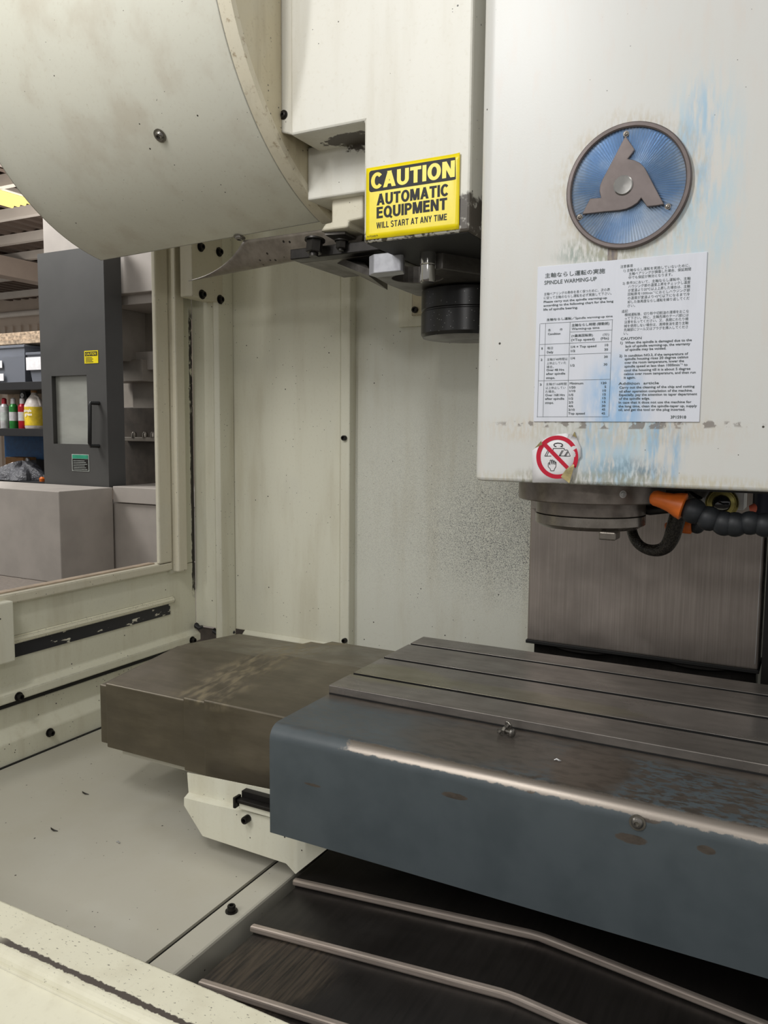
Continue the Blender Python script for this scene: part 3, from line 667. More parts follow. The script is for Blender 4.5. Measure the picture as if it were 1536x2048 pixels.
gd = MB(); A, B, C_, D = at(652, 518, 'y', 1.30), at(738, 552, 'y', 1.215), at(775, 580, 'y', 1.36), at(700, 505, 'y', 1.42)
gd.add([A, B, C_, D] + [v + Vector((0, 0, 0.012)) for v in (A, B, C_, D)], [(0, 1, 2, 3), (7, 6, 5, 4), (0, 4, 5, 1), (1, 5, 6, 2), (2, 6, 7, 3), (3, 7, 4, 0)]); gd.build('guide_plate', MAT['arm'], ta)

# ================================================================== SPINDLE HEAD
HY = 1.05
hd = thing('spindle_casing', 'broad off-white spindle head casing with blue dye stains', 'machine head', (-0.21, 1.30, -0.07))
hx0, hx1, R_ = -0.421, 0.02, 0.022
poly = arc(hx0+R_, HY+R_, R_, 180, 270, 8) + [(hx1, HY), (hx1, 1.62), (hx0, 1.62)]
o = MB(); o.prism(poly, 'z', -0.068, 1.2, True); o.build('casing', MAT['head'], hd, 0.005, 3, sharp=30)
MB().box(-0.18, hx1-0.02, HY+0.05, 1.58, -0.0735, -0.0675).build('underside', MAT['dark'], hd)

sp = thing('spindle', 'round dark steel spindle nose under the off-white head', 'spindle', (-0.29, 1.20, -0.148))
SX, SY = -0.2915, 1.20
MB().lathe([(0.104, -0.098), (0.1055, -0.0965), (0.1055, -0.0685)], (SX, SY, 0), (0, 0, 1), 64).build('flange', MAT['flange'], sp, sharp=30)
MB().lathe([(0.078, -0.1185), (0.0792, -0.1175), (0.0792, -0.096)], (SX, SY, 0), (0, 0, 1), 64).build('upper_ring', MAT['flange'], sp, sharp=30)
MB().lathe([(0.032, -0.1385), (0.070, -0.1385), (0.0792, -0.1330), (0.0797, -0.1325), (0.0797, -0.1195)], (SX, SY, 0), (0, 0, 1), 64).build('nose_ring', MAT['nose'], sp, sharp=30)
q0 = at(1216, 1073, 'y', 1.125); MB().box(q0.x-0.0115, q0.x+0.0115, 1.118, 1.150, -0.1475, -0.136).build('drive_key', MAT['nose'], sp, 0.002)
q0 = at(1136, 1066, 'y', 1.24); MB().box(q0.x-0.011, q0.x+0.011, 1.235, 1.275, -0.1500, -0.136).build('drive_key', MAT['nose'], sp, 0.002)
q = at(1260, 991, 'y', 1.10); ang = math.atan2(q.y-SY, q.x-SX); dv = Vector((math.cos(ang), math.sin(ang), 0))
button_bolt(sp, Vector((SX, SY, q.z)) + dv*0.1052, dv, 0.0038, 'alu', 'screw')

# emblem
em = thing('emblem', 'round blue radial emblem with a grey three-bladed rotor on the spindle head', 'emblem', (-0.222, HY, 0.225))
ex, ez, er = -0.2225, 0.3020, 0.0752
q = MB(); q.lathe([(er, 0), (er, 0.005), (er-0.0015, 0.0065), (er-0.005, 0.0065), (er-0.0065, 0.005), (er-0.0065, 0.001)], (ex, HY, ez), (0, -1, 0), 72); q.build('ring', MAT['emblem_grey'], em, sharp=30)
fo = MB(); NR = 110; vs = [(ex, HY-0.0022, ez)]; fs = []
for k in range(NR*2):
    t_ = 2*PI*k/(NR*2); h_ = 0.0038 if k % 2 else 0.0016
    vs.append((ex+(er-0.006)*math.cos(t_), HY-h_, ez+(er-0.006)*math.sin(t_)))
    fs.append((0, 1+k, 1+(k+1) % (NR*2)))
fo.add(vs, fs); fo.build('radial_disc', MAT['foil'], em, fix=False)
pe = lambda cx, cy: (at(940+cx/2.577, 220+cy/2.577, 'y', HY).x, at(940+cx/2.577, 220+cy/2.577, 'y', HY).z)
bl = [(808, 143), (745, 265), (690, 368), (678, 398), (675, 428), (682, 461), (627, 465), (606, 505), (586, 546), (700, 533), (780, 526), (815, 518), (845, 504), (870, 487), (889, 463), (918, 507), (965, 502), (1006, 495), (960, 410), (922, 335), (905, 305), (882, 282), (855, 269), (821, 262), (838, 240), (856, 214), (830, 176)]
o = MB(); o.prism([pe(*p_) for p_ in bl], 'y', HY-0.0085, HY-0.003); o.build('rotor', MAT['emblem_grey'], em, 0.0008)
c0 = pe(797, 398); o = MB(); o.lathe([(0.0118, 0.008), (0.0118, 0.0092), (0.0105, 0.0098), (0.0001, 0.0090)], (c0[0], HY, c0[1]), (0, -1, 0), 32); o.build('boss', MAT['chrome'], em, sharp=20)
for p_ in ((808, 128), (570, 556), (1022, 502)):
    c0 = pe(*p_); button_bolt(em, (c0[0], HY-0.004, c0[1]), (0, -1, 0), 0.0026, 'nose', 'screw')

# warm-up notice
nt = thing('warming_up_notice', 'white metal notice headed SPINDLE WARMING-UP with a small printed table', 'notice', (-0.23, HY, 0.0145))
def K(cx, cy):
    p_ = at(1040+cx/3.84, 480+cy/3.84, 'y', HY); return p_.x, p_.z
nx0 = (K(142, 207)[0]+K(103, 1395)[0])/2; nx1 = (K(1449, 92)[0]+K(1370, 1397)[0])/2
nz1 = (K(142, 207)[1]+K(1449, 92)[1])/2; nz0 = (K(103, 1395)[1]+K(1370, 1397)[1])/2
MB().box(nx0, nx1, HY-0.0016, HY, nz0, nz1).build('metal_plate', MAT['plate'], nt, 0.0004)
TY = HY-0.0019; KH = (nz1-nz0)/1190.0
tx = MB()
def L(s, cx0, cy0, cx1, cy1, h, bold=0.0):
    a_, b2 = K(cx0, cy0), K(cx1, cy1); put_text(tx, s, a_[0], b2[0], (a_[1]+b2[1])/2, h*KH, TY, bold)
L('主軸ならし運転の実施', 195, 290, 655, 255, 36, 0.004); L('SPINDLE WARMING-UP', 190, 346, 590, 313, 30, 0.008)
for i, (s, x1_) in enumerate((('主軸ベアリングの寿命を長く保つために、次の表', 693), ('に従って主軸のならし運転を必ず実施して下さい。', 705), ('Please carry out the spindle warming-up', 670), ('according to the following chart for the long', 719), ('life of spindle bearing.', 447))):
    sl_ = -0.072; yb = 427+i*29.5; L(s, 187-i, yb, x1_, yb+(x1_-187)*sl_, 22 if i < 2 else 17, 0.0 if i < 2 else 0.012)
L('主軸ならし運転／Spindle warming-up time', 207, 622, 713, 592, 19, 0.006)
L('条', 218, 703, 240, 701, 20); L('件', 308, 698, 330, 696, 20); L('Condition', 217, 731, 313, 727, 17, 0.006)
L('主軸ならし時間 (稼動前)', 400, 665, 688, 650, 21, 0.004); L('Warming-up time', 400, 692, 612, 682, 17, 0.006)
L('(×最高回転数)', 398, 745, 562, 739, 20, 0.004); L('(分)', 638, 736, 686, 733, 20); L('(×Top speed)', 396, 777, 575, 770, 18, 0.006); L('(Min)', 622, 766, 684, 763, 18, 0.006)
for (s, x0_, y0_, x1_, h_) in (('1/4 × Top speed', 394, 828, 588, 17), ('10', 655, 816, 680, 17), ('1/2', 394, 861, 426, 17), ('30', 650, 850, 678, 17), ('毎日', 212, 840, 255, 20), ('Daily', 210, 870, 258, 17), ('1', 168, 842, 176, 17),
    ('1/4', 393, 917, 424, 17), ('30', 648, 906, 676, 17), ('1/2', 390, 972, 422, 17), ('30', 645, 964, 672, 17), ('2', 162, 928, 175, 17), ('主軸が48時間以', 210, 926, 368, 20), ('上休止していた', 208, 955, 356, 20), ('場合。', 206, 984, 262, 20), ('Over 48 Hrs', 206, 1007, 341, 17), ('after spindle', 204, 1036, 350, 17), ('stops.', 203, 1067, 272, 17),
    ('3', 155, 1119, 168, 17), ('主軸が168時間', 202, 1116, 360, 20), ('以上休止してい', 200, 1145, 352, 20), ('た場合。', 198, 1173, 275, 20), ('Over 168 Hrs', 197, 1200, 346, 17), ('after spindle', 196, 1228, 342, 17), ('stops.', 195, 1258, 262, 17),
    ('Minimum', 384, 1110, 488, 17), ('120', 626, 1107, 666, 17), ('1/20', 383, 1140, 428, 17), ('5', 651, 1136, 664, 17), ('1/10', 381, 1168, 427, 17), ('10', 637, 1165, 663, 17), ('1/5', 379, 1198, 412, 17), ('15', 637, 1194, 661, 17), ('1/2', 378, 1226, 411, 17), ('15', 636, 1223, 660, 17), ('2/3', 377, 1255, 410, 17), ('15', 634, 1252, 659, 17), ('4/6', 376, 1284, 410, 17), ('30', 630, 1282, 658, 17), ('3/10', 375, 1312, 422, 17), ('45', 630, 1310, 656, 17), ('Top speed', 372, 1341, 500, 17), ('45', 628, 1340, 655, 17)):
    L(s, x0_, y0_, x1_, y0_-(x1_-x0_)*0.02, h_, 0.0 if ord(s[0]) > 0x2e80 else 0.012)
for (s, x0_, y0_, x1_, h_, sl_) in (('注意事項', 773, 217, 868, 22, .09), ('1) 主軸ならし運転を実施していないために、', 798, 245, 1305, 22, .075), ('主軸ベアリングが損傷した場合、保証期間', 838, 271, 1314, 22, .075), ('中でも保証が無効となります。', 836, 300, 1172, 22, .07),
    ('2) 条件3において、主軸ならし運転中、主軸', 790, 343, 1310, 22, .07), ('ハウジング部の温度上昇をチェックし温度', 834, 368, 1309, 22, .068), ('が室温より20℃以上上昇した場合は、主軸', 832, 398, 1307, 22, .066), ('回転数を1000min⁻¹におとしハウジング部', 830, 427, 1306, 22, .064), ('の温度が室温より+5℃以下になるまで冷', 829, 457, 1304, 22, .062), ('却した後再度ならし運転を繰り返してくだ', 828, 487, 1302, 22, .06), ('さい。', 827, 516, 886, 22, .05),
    ('追記', 783, 559, 830, 22, .05), ('機械運転後、切り粉や切削油の清掃をおこな', 806, 585, 1298, 22, .055), ('って下さい。特に、主軸先端のテーパ部には', 806, 613, 1296, 22, .053), ('注意を払ってください。又、長期にわたり機', 803, 641, 1294, 22, .05), ('械を使用しない場合は、清掃後油を塗り主軸', 801, 671, 1293, 22, .048), ('先端部にツール又はプラグを挿入してくださ', 800, 700, 1291, 22, .045), ('い。', 798, 729, 832, 22, .04),
    ('CAUTION', 775, 768, 935, 19, .03), ('1)  When the spindle is damaged due to the', 773, 798, 1320, 18, .035), ('lack of spindle warming-up, the warranty', 812, 825, 1308, 18, .035), ('of spindle may be voided.', 810, 852, 1124, 18, .035),
    ('2)  In condition NO.3, if the temperature of', 765, 900, 1292, 18, .035), ('spindle housing rises 20 degree celsius', 806, 923, 1293, 18, .032), ('over the room temperature, lower the', 805, 951, 1260, 18, .03), ('spindle speed at less than 1000min⁻¹ to', 804, 980, 1288, 18, .028), ('cool the housing till it is about 5 degree', 802, 1010, 1310, 18, .026), ('celsius over room temperature, and then run', 800, 1038, 1350, 18, .024), ('it again.', 800, 1066, 888, 18, .02),
    ('Addition  article', 758, 1112, 1068, 19, .015), ('Carry out the cleaning of the chip and cutting', 765, 1141, 1341, 18, .013), ('oil after operation completion of the machine.', 763, 1171, 1326, 18, .012), ('Especially, pay the attention to taper department', 763, 1198, 1361, 18, .01), ('of the spindle edge.', 761, 1227, 1000, 18, .008), ('In case that it dose not use the machine for', 760, 1256, 1317, 18, .006), ('the long time, clean the spindle-taper up, supply', 758, 1285, 1359, 18, .004), ('oil, and get the tool or the plug inserted.', 757, 1312, 1270, 18, .003), ('3P15918', 1158, 1371, 1276, 22, 0)):
    L(s, x0_, y0_, x1_, y0_-(x1_-x0_)*sl_, h_, 0.0 if any(ord(c_) > 0x3000 for c_ in s) else 0.012)
tx.build('printed_text', MAT['print'], nt, fix=False, kind='stuff')
tl = MB(); lw = 0.00014
def hl(cx0, cy0, cx1, cy1):
    a_, b2 = K(cx0, cy0), K(cx1, cy1); z_ = (a_[1]+b2[1])/2; tl.box(a_[0], b2[0], TY-0.0001, TY+0.0001, z_-lw, z_+lw)
def vl(cx0, cy0, cx1, cy1):
    a_, b2 = K(cx0, cy0), K(cx1, cy1); x_ = (a_[0]+b2[0])/2; tl.box(x_-lw, x_+lw, TY-0.0001, TY+0.0001, min(a_[1], b2[1]), max(a_[1], b2[1]))
hl(160, 645, 716, 612); hl(388, 708, 711, 692); hl(155, 803, 705, 780); hl(150, 888, 700, 868); hl(143, 1084, 692, 1068); hl(132, 1360, 680, 1355)
vl(160, 645, 132, 1360); vl(204, 642, 175, 1360); vl(390, 630, 363, 1358); vl(716, 612, 680, 1356)
tl.build('table_rules', MAT['print'], nt)

# prohibition sticker
ps = thing('prohibition_sticker', 'peeling round red and white no-touch sticker at the lower edge of the head', 'sticker', (-0.30, HY, -0.065))
def Q(cx, cy, y=HY-0.0012):
    p_ = at(1040+cx/7.68, 840+cy/7.68, 'y', y); return Vector((p_.x, y, p_.z))
def curl(P_):                                              # the paper lifts off towards its torn right-hand side
    l = max(0, (P_.x-Q(760, 0).x)/0.03); return Vector((P_.x, HY-0.0010-0.006*l*l, P_.z))
cxy = Q(575, 565); 
out = [(190, 960), (185, 470), (240, 430), (345, 375), (350, 300), (430, 262), (520, 240), (600, 215), (700, 205), (820, 235), (850, 180), (880, 300), (935, 420), (940, 560), (890, 620), (850, 690), (790, 900), (760, 970), (500, 962)]
o = MB(); cen = Q(540, 580); vs = [curl(cen)]
for ring_k in (0.5, 1.0): vs += [curl(cen + (Q(*p_)-cen)*ring_k) for p_ in out]
n = len(out); fs = [(0, 1+i, 1+(i+1) % n) for i in range(n)] + [(1+i, 1+n+i, 1+n+(i+1) % n, 1+(i+1) % n) for i in range(n)]
o.add(vs, fs, True); o.build('paper', MAT['paper'], ps, thick=0.0003, fix=False)
def band_mesh(name, pts_in, pts_out, m, close=True, dy=0.0006):
    b = MB(); n_ = len(pts_in); vs_ = [curl(v) + Vector((0, -dy, 0)) for v in pts_in] + [curl(v) + Vector((0, -dy, 0)) for v in pts_out]
    b.add(vs_, [(i, (i+1) % n_, n_+(i+1) % n_, n_+i) for i in range(n_ if close else n_-1)]); return b.build(name, MAT[m], ps, fix=False)
el = lambda rx, ry, a: Q(575+rx*math.cos(a), 570-ry*math.sin(a))
band_mesh('red_ring', [el(258, 268, 2*PI*k/60) for k in range(5+0, 60-8+0)], [el(325, 332, 2*PI*k/60) for k in range(5, 52)], 'red', False)
band_mesh('red_ring', [el(258, 268, 2*PI*k/60) for k in range(-5, 6)], [el(325, 332, 2*PI*k/60) for k in range(-5, 6)], 'red', False)
band_mesh('red_slash', [Q(352, 392), Q(715, 760)], [Q(400, 352), Q(752, 715)], 'red', False, 0.0007)
def line(pts_, w=0.00035, m='ink', name='pictogram_line', dy=0.0006):
    b = MB()
    for a_, c2 in zip(pts_[:-1], pts_[1:]):
        a3, c3 = curl(Q(*a_)), curl(Q(*c2)); d = (c3-a3); nrm = Vector((-d.z, 0, d.x)).normalized()*w; of = Vector((0, -dy, 0))
        b.add([a3+nrm+of, a3-nrm+of, c3-nrm+of, c3+nrm+of], [(0, 1, 2, 3)])
    return b
hand = line([(470, 780), (465, 750), (432, 715), (436, 660), (452, 655), (458, 690), (462, 620), (478, 612), (490, 680), (492, 615), (508, 614), (512, 680), (520, 625), (535, 628), (536, 685), (542, 645), (556, 648), (550, 720), (528, 755), (522, 780), (470, 780)])
hand.build('hand_pictogram', MAT['ink'], ps, fix=False)
cut = line([(380, 555), (430, 460), (510, 460), (510, 435), (680, 435), (680, 460), (730, 460), (775, 555), (680, 555), (730, 480)]); 
for seg_ in ([(380, 555), (480, 553)], [(410, 552), (445, 480)], [(600, 550), (650, 462)], [(615, 552), (668, 465)], [(600, 550), (680, 552)], [(700, 553), (740, 490)]):
    t2 = line(seg_); cut.add(t2.v, t2.f)
cut.build('cutter_pictogram', MAT['ink'], ps, fix=False)
arw = line([(560, 410), (530, 400), (520, 380), (535, 362), (580, 354), (630, 360), (655, 378), (650, 395)], 0.0006); a2 = MB().add([Q(610, 405, HY-0.002), Q(660, 388, HY-0.002), Q(645, 415, HY-0.002)], [(0, 1, 2)])
arw.add(a2.v, a2.f); arw.build('rotation_arrow', MAT['ink'], ps, fix=False)
for name, pts_ in (('peeled_flap', [(640, 870), (720, 760), (830, 675), (850, 700), (800, 880), (765, 970)]), ('peeled_flap', [(820, 240), (853, 180), (885, 275)]), ('peeled_flap', [(240, 432), (345, 320), (352, 375)])):
    b = MB(); vs_ = [Q(*p_) for p_ in pts_]; vs_ = [curl(v) + Vector((0, -0.0022-0.004*(0.5+0.5*math.sin(i*2.1)), 0)) for i, v in enumerate(vs_)]
    b.add(vs_, [tuple(range(len(vs_)))]); b.build(name, MAT['glue'], ps, thick=0.0003, fix=False, label='yellowed folded-back flap')

# ================================================================== COLUMN COVER
cc = thing('column_cover', 'brushed brown-grey sheet metal cover behind the spindle', 'machine cover', (-0.285, 1.6, -0.44))
cl0, cl1 = at(1057, 1150, 'y', 1.60).x, at(1525, 1180, 'y', 1.60).x
MB().box(cl0, cl1, 1.60, 1.70, -0.432, 0.30).build('front_sheet', MAT['sheet'], cc, 0.004, 3)
MB().box(cl0-0.002, cl1+0.002, 1.598, 1.70, -0.438, -0.431).build('bottom_hem', MAT['dark'], cc, 0.001)
MB().box(cl1-0.006, cl1-0.005, 1.5985, 1.60, -0.42, 0.0).build('edge_bead', MAT['alu'], cc)
lc = thing('lower_column_cover', 'dark telescopic cover section just behind the far edge of the table', 'machine cover', (-0.285, 1.64, -0.52))
MB().box(cl0+0.008, cl1-0.004, 1.625, 1.70, -0.56, -0.436).build('sheet', MAT['way_y'], lc, 0.002)
for px in (1165, 1395):
    q = at(px, 1300 if px < 1300 else 1330, 'y', 1.62); b = MB()
    b.lathe([(0.0, -0.002), (0.060, 0.0), (0.060, 0.003)], (q.x, 1.606, -0.438), (0, 0, -1), 40); 
    b2 = MB(); vs_ = []; 
    b2.prism([(q.x + 0.062*math.cos(math.radians(a)), -0.434 + 0.012*math.sin(math.radians(a))) for a in range(180, 361, 12)], 'y', 1.603, 1.622); b2.build('lobe', MAT['slot'], lc, 0.001)
MB().box(cl1+0.006, cl1+0.03, 1.58, 1.70, -0.56, 0.2).build('side_guide', MAT['slot'], lc)

# ================================================================== COOLANT FITTINGS under the head
def swivel(path, radii, parent, m='seg'):
    for (p_, r_) in zip(path, radii):
        b = MB(); b.lathe([(r_*math.sin(PI*k/10)+0.0001, -r_*math.cos(PI*k/10)) for k in range(11)], p_, (0.2, 0.1, 1), 20); b.build('hose_segment', MAT[m], parent)
NY = 1.10
cn = thing('coolant_nozzle', 'orange tipped black segmented coolant hose in front of the brass fitting', 'coolant nozzle', (-0.1, NY, -0.12))
A0, A1 = at(1304, 994, 'y', NY), at(1366, 1013, 'y', NY)
dv = (A1-A0); b = MB(); b.tube([A0 + dv*t_ for t_ in (-0.06, 0.0, 0.12, 0.35, 0.6, 0.85, 1.0, 1.04)], [0.004, 0.0085, 0.0105, 0.0108, 0.0125, 0.0165, 0.0178, 0.0155], 24); b.build('nozzle_tip', MAT['orange'], cn, sharp=60, label='orange plastic nozzle tip')
swivel([at(x_, y_, 'y', NY) for x_, y_ in ((1387, 1022), (1418, 1037), (1448, 1047), (1470, 1049), (1500, 1046), (1530, 1050), (1560, 1052), (1590, 1052))], [0.0165, 0.0160, 0.0158, 0.0158, 0.0150, 0.0152, 0.0155, 0.0155], cn)
c2 = thing('coolant_nozzle', 'small orange nozzle half hidden behind the braided hose', 'coolant nozzle', (-0.16, 1.27, -0.16))
B0, B1 = at(1330, 1052, 'y', 1.28), at(1384, 1052, 'y', 1.28); dv = B1-B0
b = MB(); b.tube([B0 + dv*t_ for t_ in (0, 0.1, 0.4, 0.75, 0.95, 1.0)], [0.004, 0.0065, 0.0085, 0.0115, 0.012, 0.010], 18); b.build('nozzle_tip', MAT['orange'], c2, sharp=60)
swivel([at(1394, 1052, 'y', 1.28), at(1420, 1040, 'y', 1.28), at(1444, 1022, 'y', 1.28)], [0.0115, 0.0115, 0.0115], c2)
c3 = thing('coolant_nozzle', 'coral pink nozzle at the right edge under the head', 'coolant nozzle', (-0.06, 1.2, -0.12))
B0 = at(1500, 1020, 'y', 1.22); b = MB(); b.tube([B0, B0 + Vector((0.02, 0, 0.006)), B0 + Vector((0.055, 0, 0.012))], [0.006, 0.012, 0.014], 18); b.build('nozzle_tip', MAT['coral'], c3, sharp=60)
b = MB(); b.lathe([(0.028, 0), (0.028, 0.05)], (B0.x+0.03, 1.23, -0.115), (0, 0, 1), 24); b.build('hose_socket', flat('navy_socket', (28, 34, 58), 0.4), c3, 0.002)
bh = thing('braided_hose', 'black braided hose looping down from the spindle nose', 'hose', (-0.22, 1.24, -0.18))
hp = [at(x_, y_, 'y', y2) for x_, y_, y2 in ((1263, 1040, 1.27), (1264, 1062, 1.26), (1272, 1082, 1.25), (1288, 1096, 1.245), (1310, 1101, 1.24), (1330, 1095, 1.235), (1342, 1078, 1.23), (1349, 1056, 1.225), (1357, 1030, 1.22), (1372, 1005, 1.21), (1392, 985, 1.20))]
def cr(ps_, k=4):
    o_ = []
    for i in range(len(ps_)-1):
        p0, p1, p2, p3 = ps_[max(i-1, 0)], ps_[i], ps_[i+1], ps_[min(i+2, len(ps_)-1)]
        for j in range(k):
            t_ = j/k; o_.append(0.5*((2*p1)+(p2-p0)*t_+(2*p0-5*p1+4*p2-p3)*t_*t_+(3*p1-p0-3*p2+p3)*t_**3))
    return o_ + [ps_[-1]]
hs = cr(hp); b = MB(); b.tube(hs, [0.0078 + 0.0042*min(1, max(0, (i-len(hs)*0.3)/(len(hs)*0.35))) for i in range(len(hs))], 14); b.build('braid', MAT['braid'], bh)
b = MB(); b.tube([hs[-1], hs[-1] + Vector((0.012, 0, 0.02))], 0.0135, 14); b.build('end_fitting', MAT['bolt'], bh)
bf = thing('sight_fitting', 'round brass fitting with a dark lens on a bright aluminium block', 'fitting', (-0.117, 1.26, -0.11))
q0, q1 = at(1400, 985, 'y', 1.26), at(1487, 1021, 'y', 1.26); MB().box(q0.x, q1.x, 1.26, 1.32, q1.z, -0.07).build('block', MAT['alu'], bf, 0.001)
q = at(1443, 1007, 'y', 1.25); b = MB(); b.lathe([(0.0225, 0), (0.0225, 0.008), (0.0200, 0.010), (0.0195, 0.0075), (0.0185, 0.0075), (0.0180, 0.011), (0.0128, 0.012), (0.0120, 0.008)], (q.x, 1.26, q.z), (0, -1, 0), 40); b.build('brass_ring', MAT['brass'], bf, sharp=25)
b = MB(); b.lathe([(0.0122, 0.006), (0.0118, 0.010), (0.0085, 0.0115), (0.0001, 0.012)], (q.x, 1.26, q.z), (0, -1, 0), 28); b.build('lens', MAT['lens'], bf)
MB().box(at(1290, 985, 'y', 1.33).x, at(1402, 985, 'y', 1.33).x, 1.33, 1.37, -0.125, -0.07).build('hose_bracket', MAT['slot'], hd)
ga = MB(); q = at(1300, 1018, 'y', 1.20); ga.tube([at(1268, 1016, 'y', 1.23), at(1300, 1021, 'y', 1.23), at(1345, 1016, 'y', 1.23)], 0.007, 10); ga.build('pipe', MAT['bolt'], hd)
gb = MB().box(at(1060, 1000, 'y', 1.58).x, at(1072, 1000, 'y', 1.58).x, 1.585, 1.60, -0.155, -0.09).build('stop_tab', MAT['nose'], cc, 0.001)

# ================================================================== WORKTABLE
wt = thing('worktable', 'ground steel machine table with three dark T-slots', 'machine table', (0.0, 1.29, -0.55))
TX0, TX1 = -0.691, 0.62
ys = [1.1085, 1.1795, 1.1905, 1.2925, 1.3040, 1.4055, 1.4165, 1.4750]
for i in range(4):
    MB().box(TX0, TX1, ys[2*i], ys[2*i+1], -0.452, -0.42).build('table_strip', MAT['table'], wt, 0.0012)
MB().box(TX0+0.002, TX1, 1.1072, 1.1086, -0.4350, -0.4325).build('grime_line', MAT['dark'], wt)
MB().box(TX0+0.004, TX1, 1.113, 1.47, -0.53, -0.452).build('table_bed', MAT['slot'], wt)
for i in range(3):
    MB().box(TX0+0.002, TX1, ys[2*i+1], ys[2*i+2], -0.4515, -0.446).build('slot_floor', MAT['slot'], wt)
    MB().box(TX0+0.0005, TX1, ys[2*i+2]-0.0012, ys[2*i+2]-0.0001, -0.446, -0.4208).build('slot_wall', MAT['dark'], wt)
# blue apron
ap = thing('table_apron', 'blue-grey sheet metal apron with worn paint along the front of the table', 'machine cover', (0.0, 1.0, -0.60))
ro, ri = 0.022, 0.019
pr_ = [(1.112, -0.435)] + arc(0.942+ro, -0.435-ro, ro, 90, 180, 8) + [(0.942, -0.600), (0.945, -0.600)] + arc(0.942+ro, -0.435-ro, ri, 180, 90, 8) + [(1.112, -0.438)]
o = MB(); n = len(pr_); vs = [(x_, p_[0], p_[1]) for x_ in (-0.690, 0.62) for p_ in pr_]
o.add(vs, [(i, (i+1) % n, n+(i+1) % n, n+i) for i in range(n)], True); o.add([vs[i] for i in range(n)], [tuple(range(n))]); 
o.build('sheet', MAT['apron'], ap, sharp=30)
q = at(1275, 1645, 'y', 0.942); button_bolt(ap, (q.x, 0.942, q.z), (0, -1, 0), 0.0072, 'bolt_bright')
b = at(640, 1388, 'z', -0.434); 
# loose bolts on the apron
def loose_bolt(label, px, py, az, tilt, ln):
    q = at(px, py, 'z', -0.430); d = Vector((math.cos(az)*math.cos(tilt), math.sin(az)*math.cos(tilt), math.sin(tilt)))
    t_ = thing('loose_bolt', label, 'bolt', (q.x, q.y, -0.435), 'loose bolts on the apron'); c = Vector((q.x, q.y, -0.4285 + 0.001))
    b = MB(); b.tube([c - d*ln/2, c + d*ln/2], 0.0026, 12); b.build('shank', MAT['bolt_bright'], t_)
    b = MB(); b.lathe([(0.0062, 0), (0.0068, 0.001), (0.0058, 0.003), (0.003, 0.0042), (0.0001, 0.0045)], c + d*ln/2, d, 18); b.build('head', MAT['bolt_bright'], t_, sharp=30)
    b = MB(); b.lathe([(0.0055, 0), (0.0055, 0.0042)], c - d*ln*0.36, d, 6, False); b.build('nut', MAT['bolt_bright'], t_)
loose_bolt('small bright bolt with nut leaning on another on the worn apron', 1006, 1462, math.radians(62), 0.35, 0.020)
loose_bolt('small bright bolt lying flat under the leaning bolt on the apron', 1014, 1466, math.radians(-18), 0.0, 0.016)

# ================================================================== X-AXIS WAY COVER (left of the table)
wx = thing('side_way_cover', 'brown-grey telescopic steel way cover stepping out left of the table', 'machine cover', (-0.9, 1.25, -0.605))
def gable(name, x0, x1, f, z0, zr_, zb_, back, bot, m):
    o = MB(); o.prism([(f, bot), (f, z0), (1.272, zr_), (back, zb_), (back, bot)], 'x', x0, x1)
    return o.build(name, MAT[m], wx, 0.002)
for (x0_, x1_, f_, dz) in ((-0.905, -0.692, 1.0460, 0.0015), (-0.956, -0.86, 1.0515, -0.0045), (-1.150, -0.93, 1.0560, -0.0105), (-1.172, -1.10, 1.0620, -0.0180)):
    gable('cover_segment', x0_, x1_, f_, -0.4650+dz, -0.4400+dz, -0.4575+dz, 1.462-(f_-1.048), -0.604+(f_-1.048)*0.6, 'way_x')
    gable('wiper_edge', x0_-0.0016, x0_+0.002, f_+0.0022, -0.4672+dz, -0.4422+dz, -0.4597+dz, 1.460-(f_-1.048), -0.602+(f_-1.048)*0.6, 'slot')
MB().box(-1.13, -0.90, 1.075, 1.09, -0.615, -0.590).build('lower_strip', MAT['floor'], wx)  # cream strip along the bottom edge of the cover segments

# saddle bracket below
sd = thing('saddle_guard', 'cream folded sheet metal guard under the telescopic side cover', 'machine cover', (-0.75, 1.0, -0.69))
o = MB(); o.prism([pt(x_, y_, 1.0) for x_, y_ in ((368, 1597), (368, 1611), (405, 1672), (572, 1727), (655, 1697), (662, 1650), (545, 1636))], 'y', 1.0, 1.004)
o.prism([pt(x_, y_, 1.0) for x_, y_ in ((572, 1727), (591, 1748), (655, 1697))], 'y', 1.0, 1.004); o.build('front_sheet', MAT['wall'], sd)
o = MB(); U = [pt(368, 1597, 1.0), pt(545, 1640, 1.0)]; V = [pt(378, 1585, 1.018), pt(545, 1628, 1.018)]
o.add([(U[0][0], 1.0, U[0][1]), (U[1][0], 1.0, U[1][1]), (V[1][0], 1.018, V[1][1]), (V[0][0], 1.018, V[0][1])], [(0, 1, 2, 3)]); o.build('fold', MAT['wall'], sd, thick=0.002)
o = MB(); W = [pt(375, 1545, 1.018), pt(560, 1580, 1.018)]; o.add([(V[0][0], 1.018, V[0][1]), (V[1][0]+0.05, 1.018, V[1][1]-0.004), (W[1][0]+0.05, 1.018, W[1][1]), (W[0][0], 1.018, W[0][1])], [(0, 1, 2, 3)]); o.build('upper_sheet', MAT['wall'], sd, thick=0.002)
q = at(495, 1637, 'y', 0.998); socket_bolt(sd, (q.x, 1.0, q.z), (0, -1, 0), 0.0062, 0.012)
a, b_ = at(474, 1592, 'y', 0.992), at(556, 1640, 'y', 0.992)
MB().box(a.x, -0.66, 0.990, 1.002, b_.z+0.010, b_.z+0.016).build('slide_rail', MAT['bolt'], sd, 0.001)
MB().box(a.x, -0.66, 1.004, 1.016, b_.z+0.014, a.z+0.004).build('wiper_recess', MAT['slot'], sd)
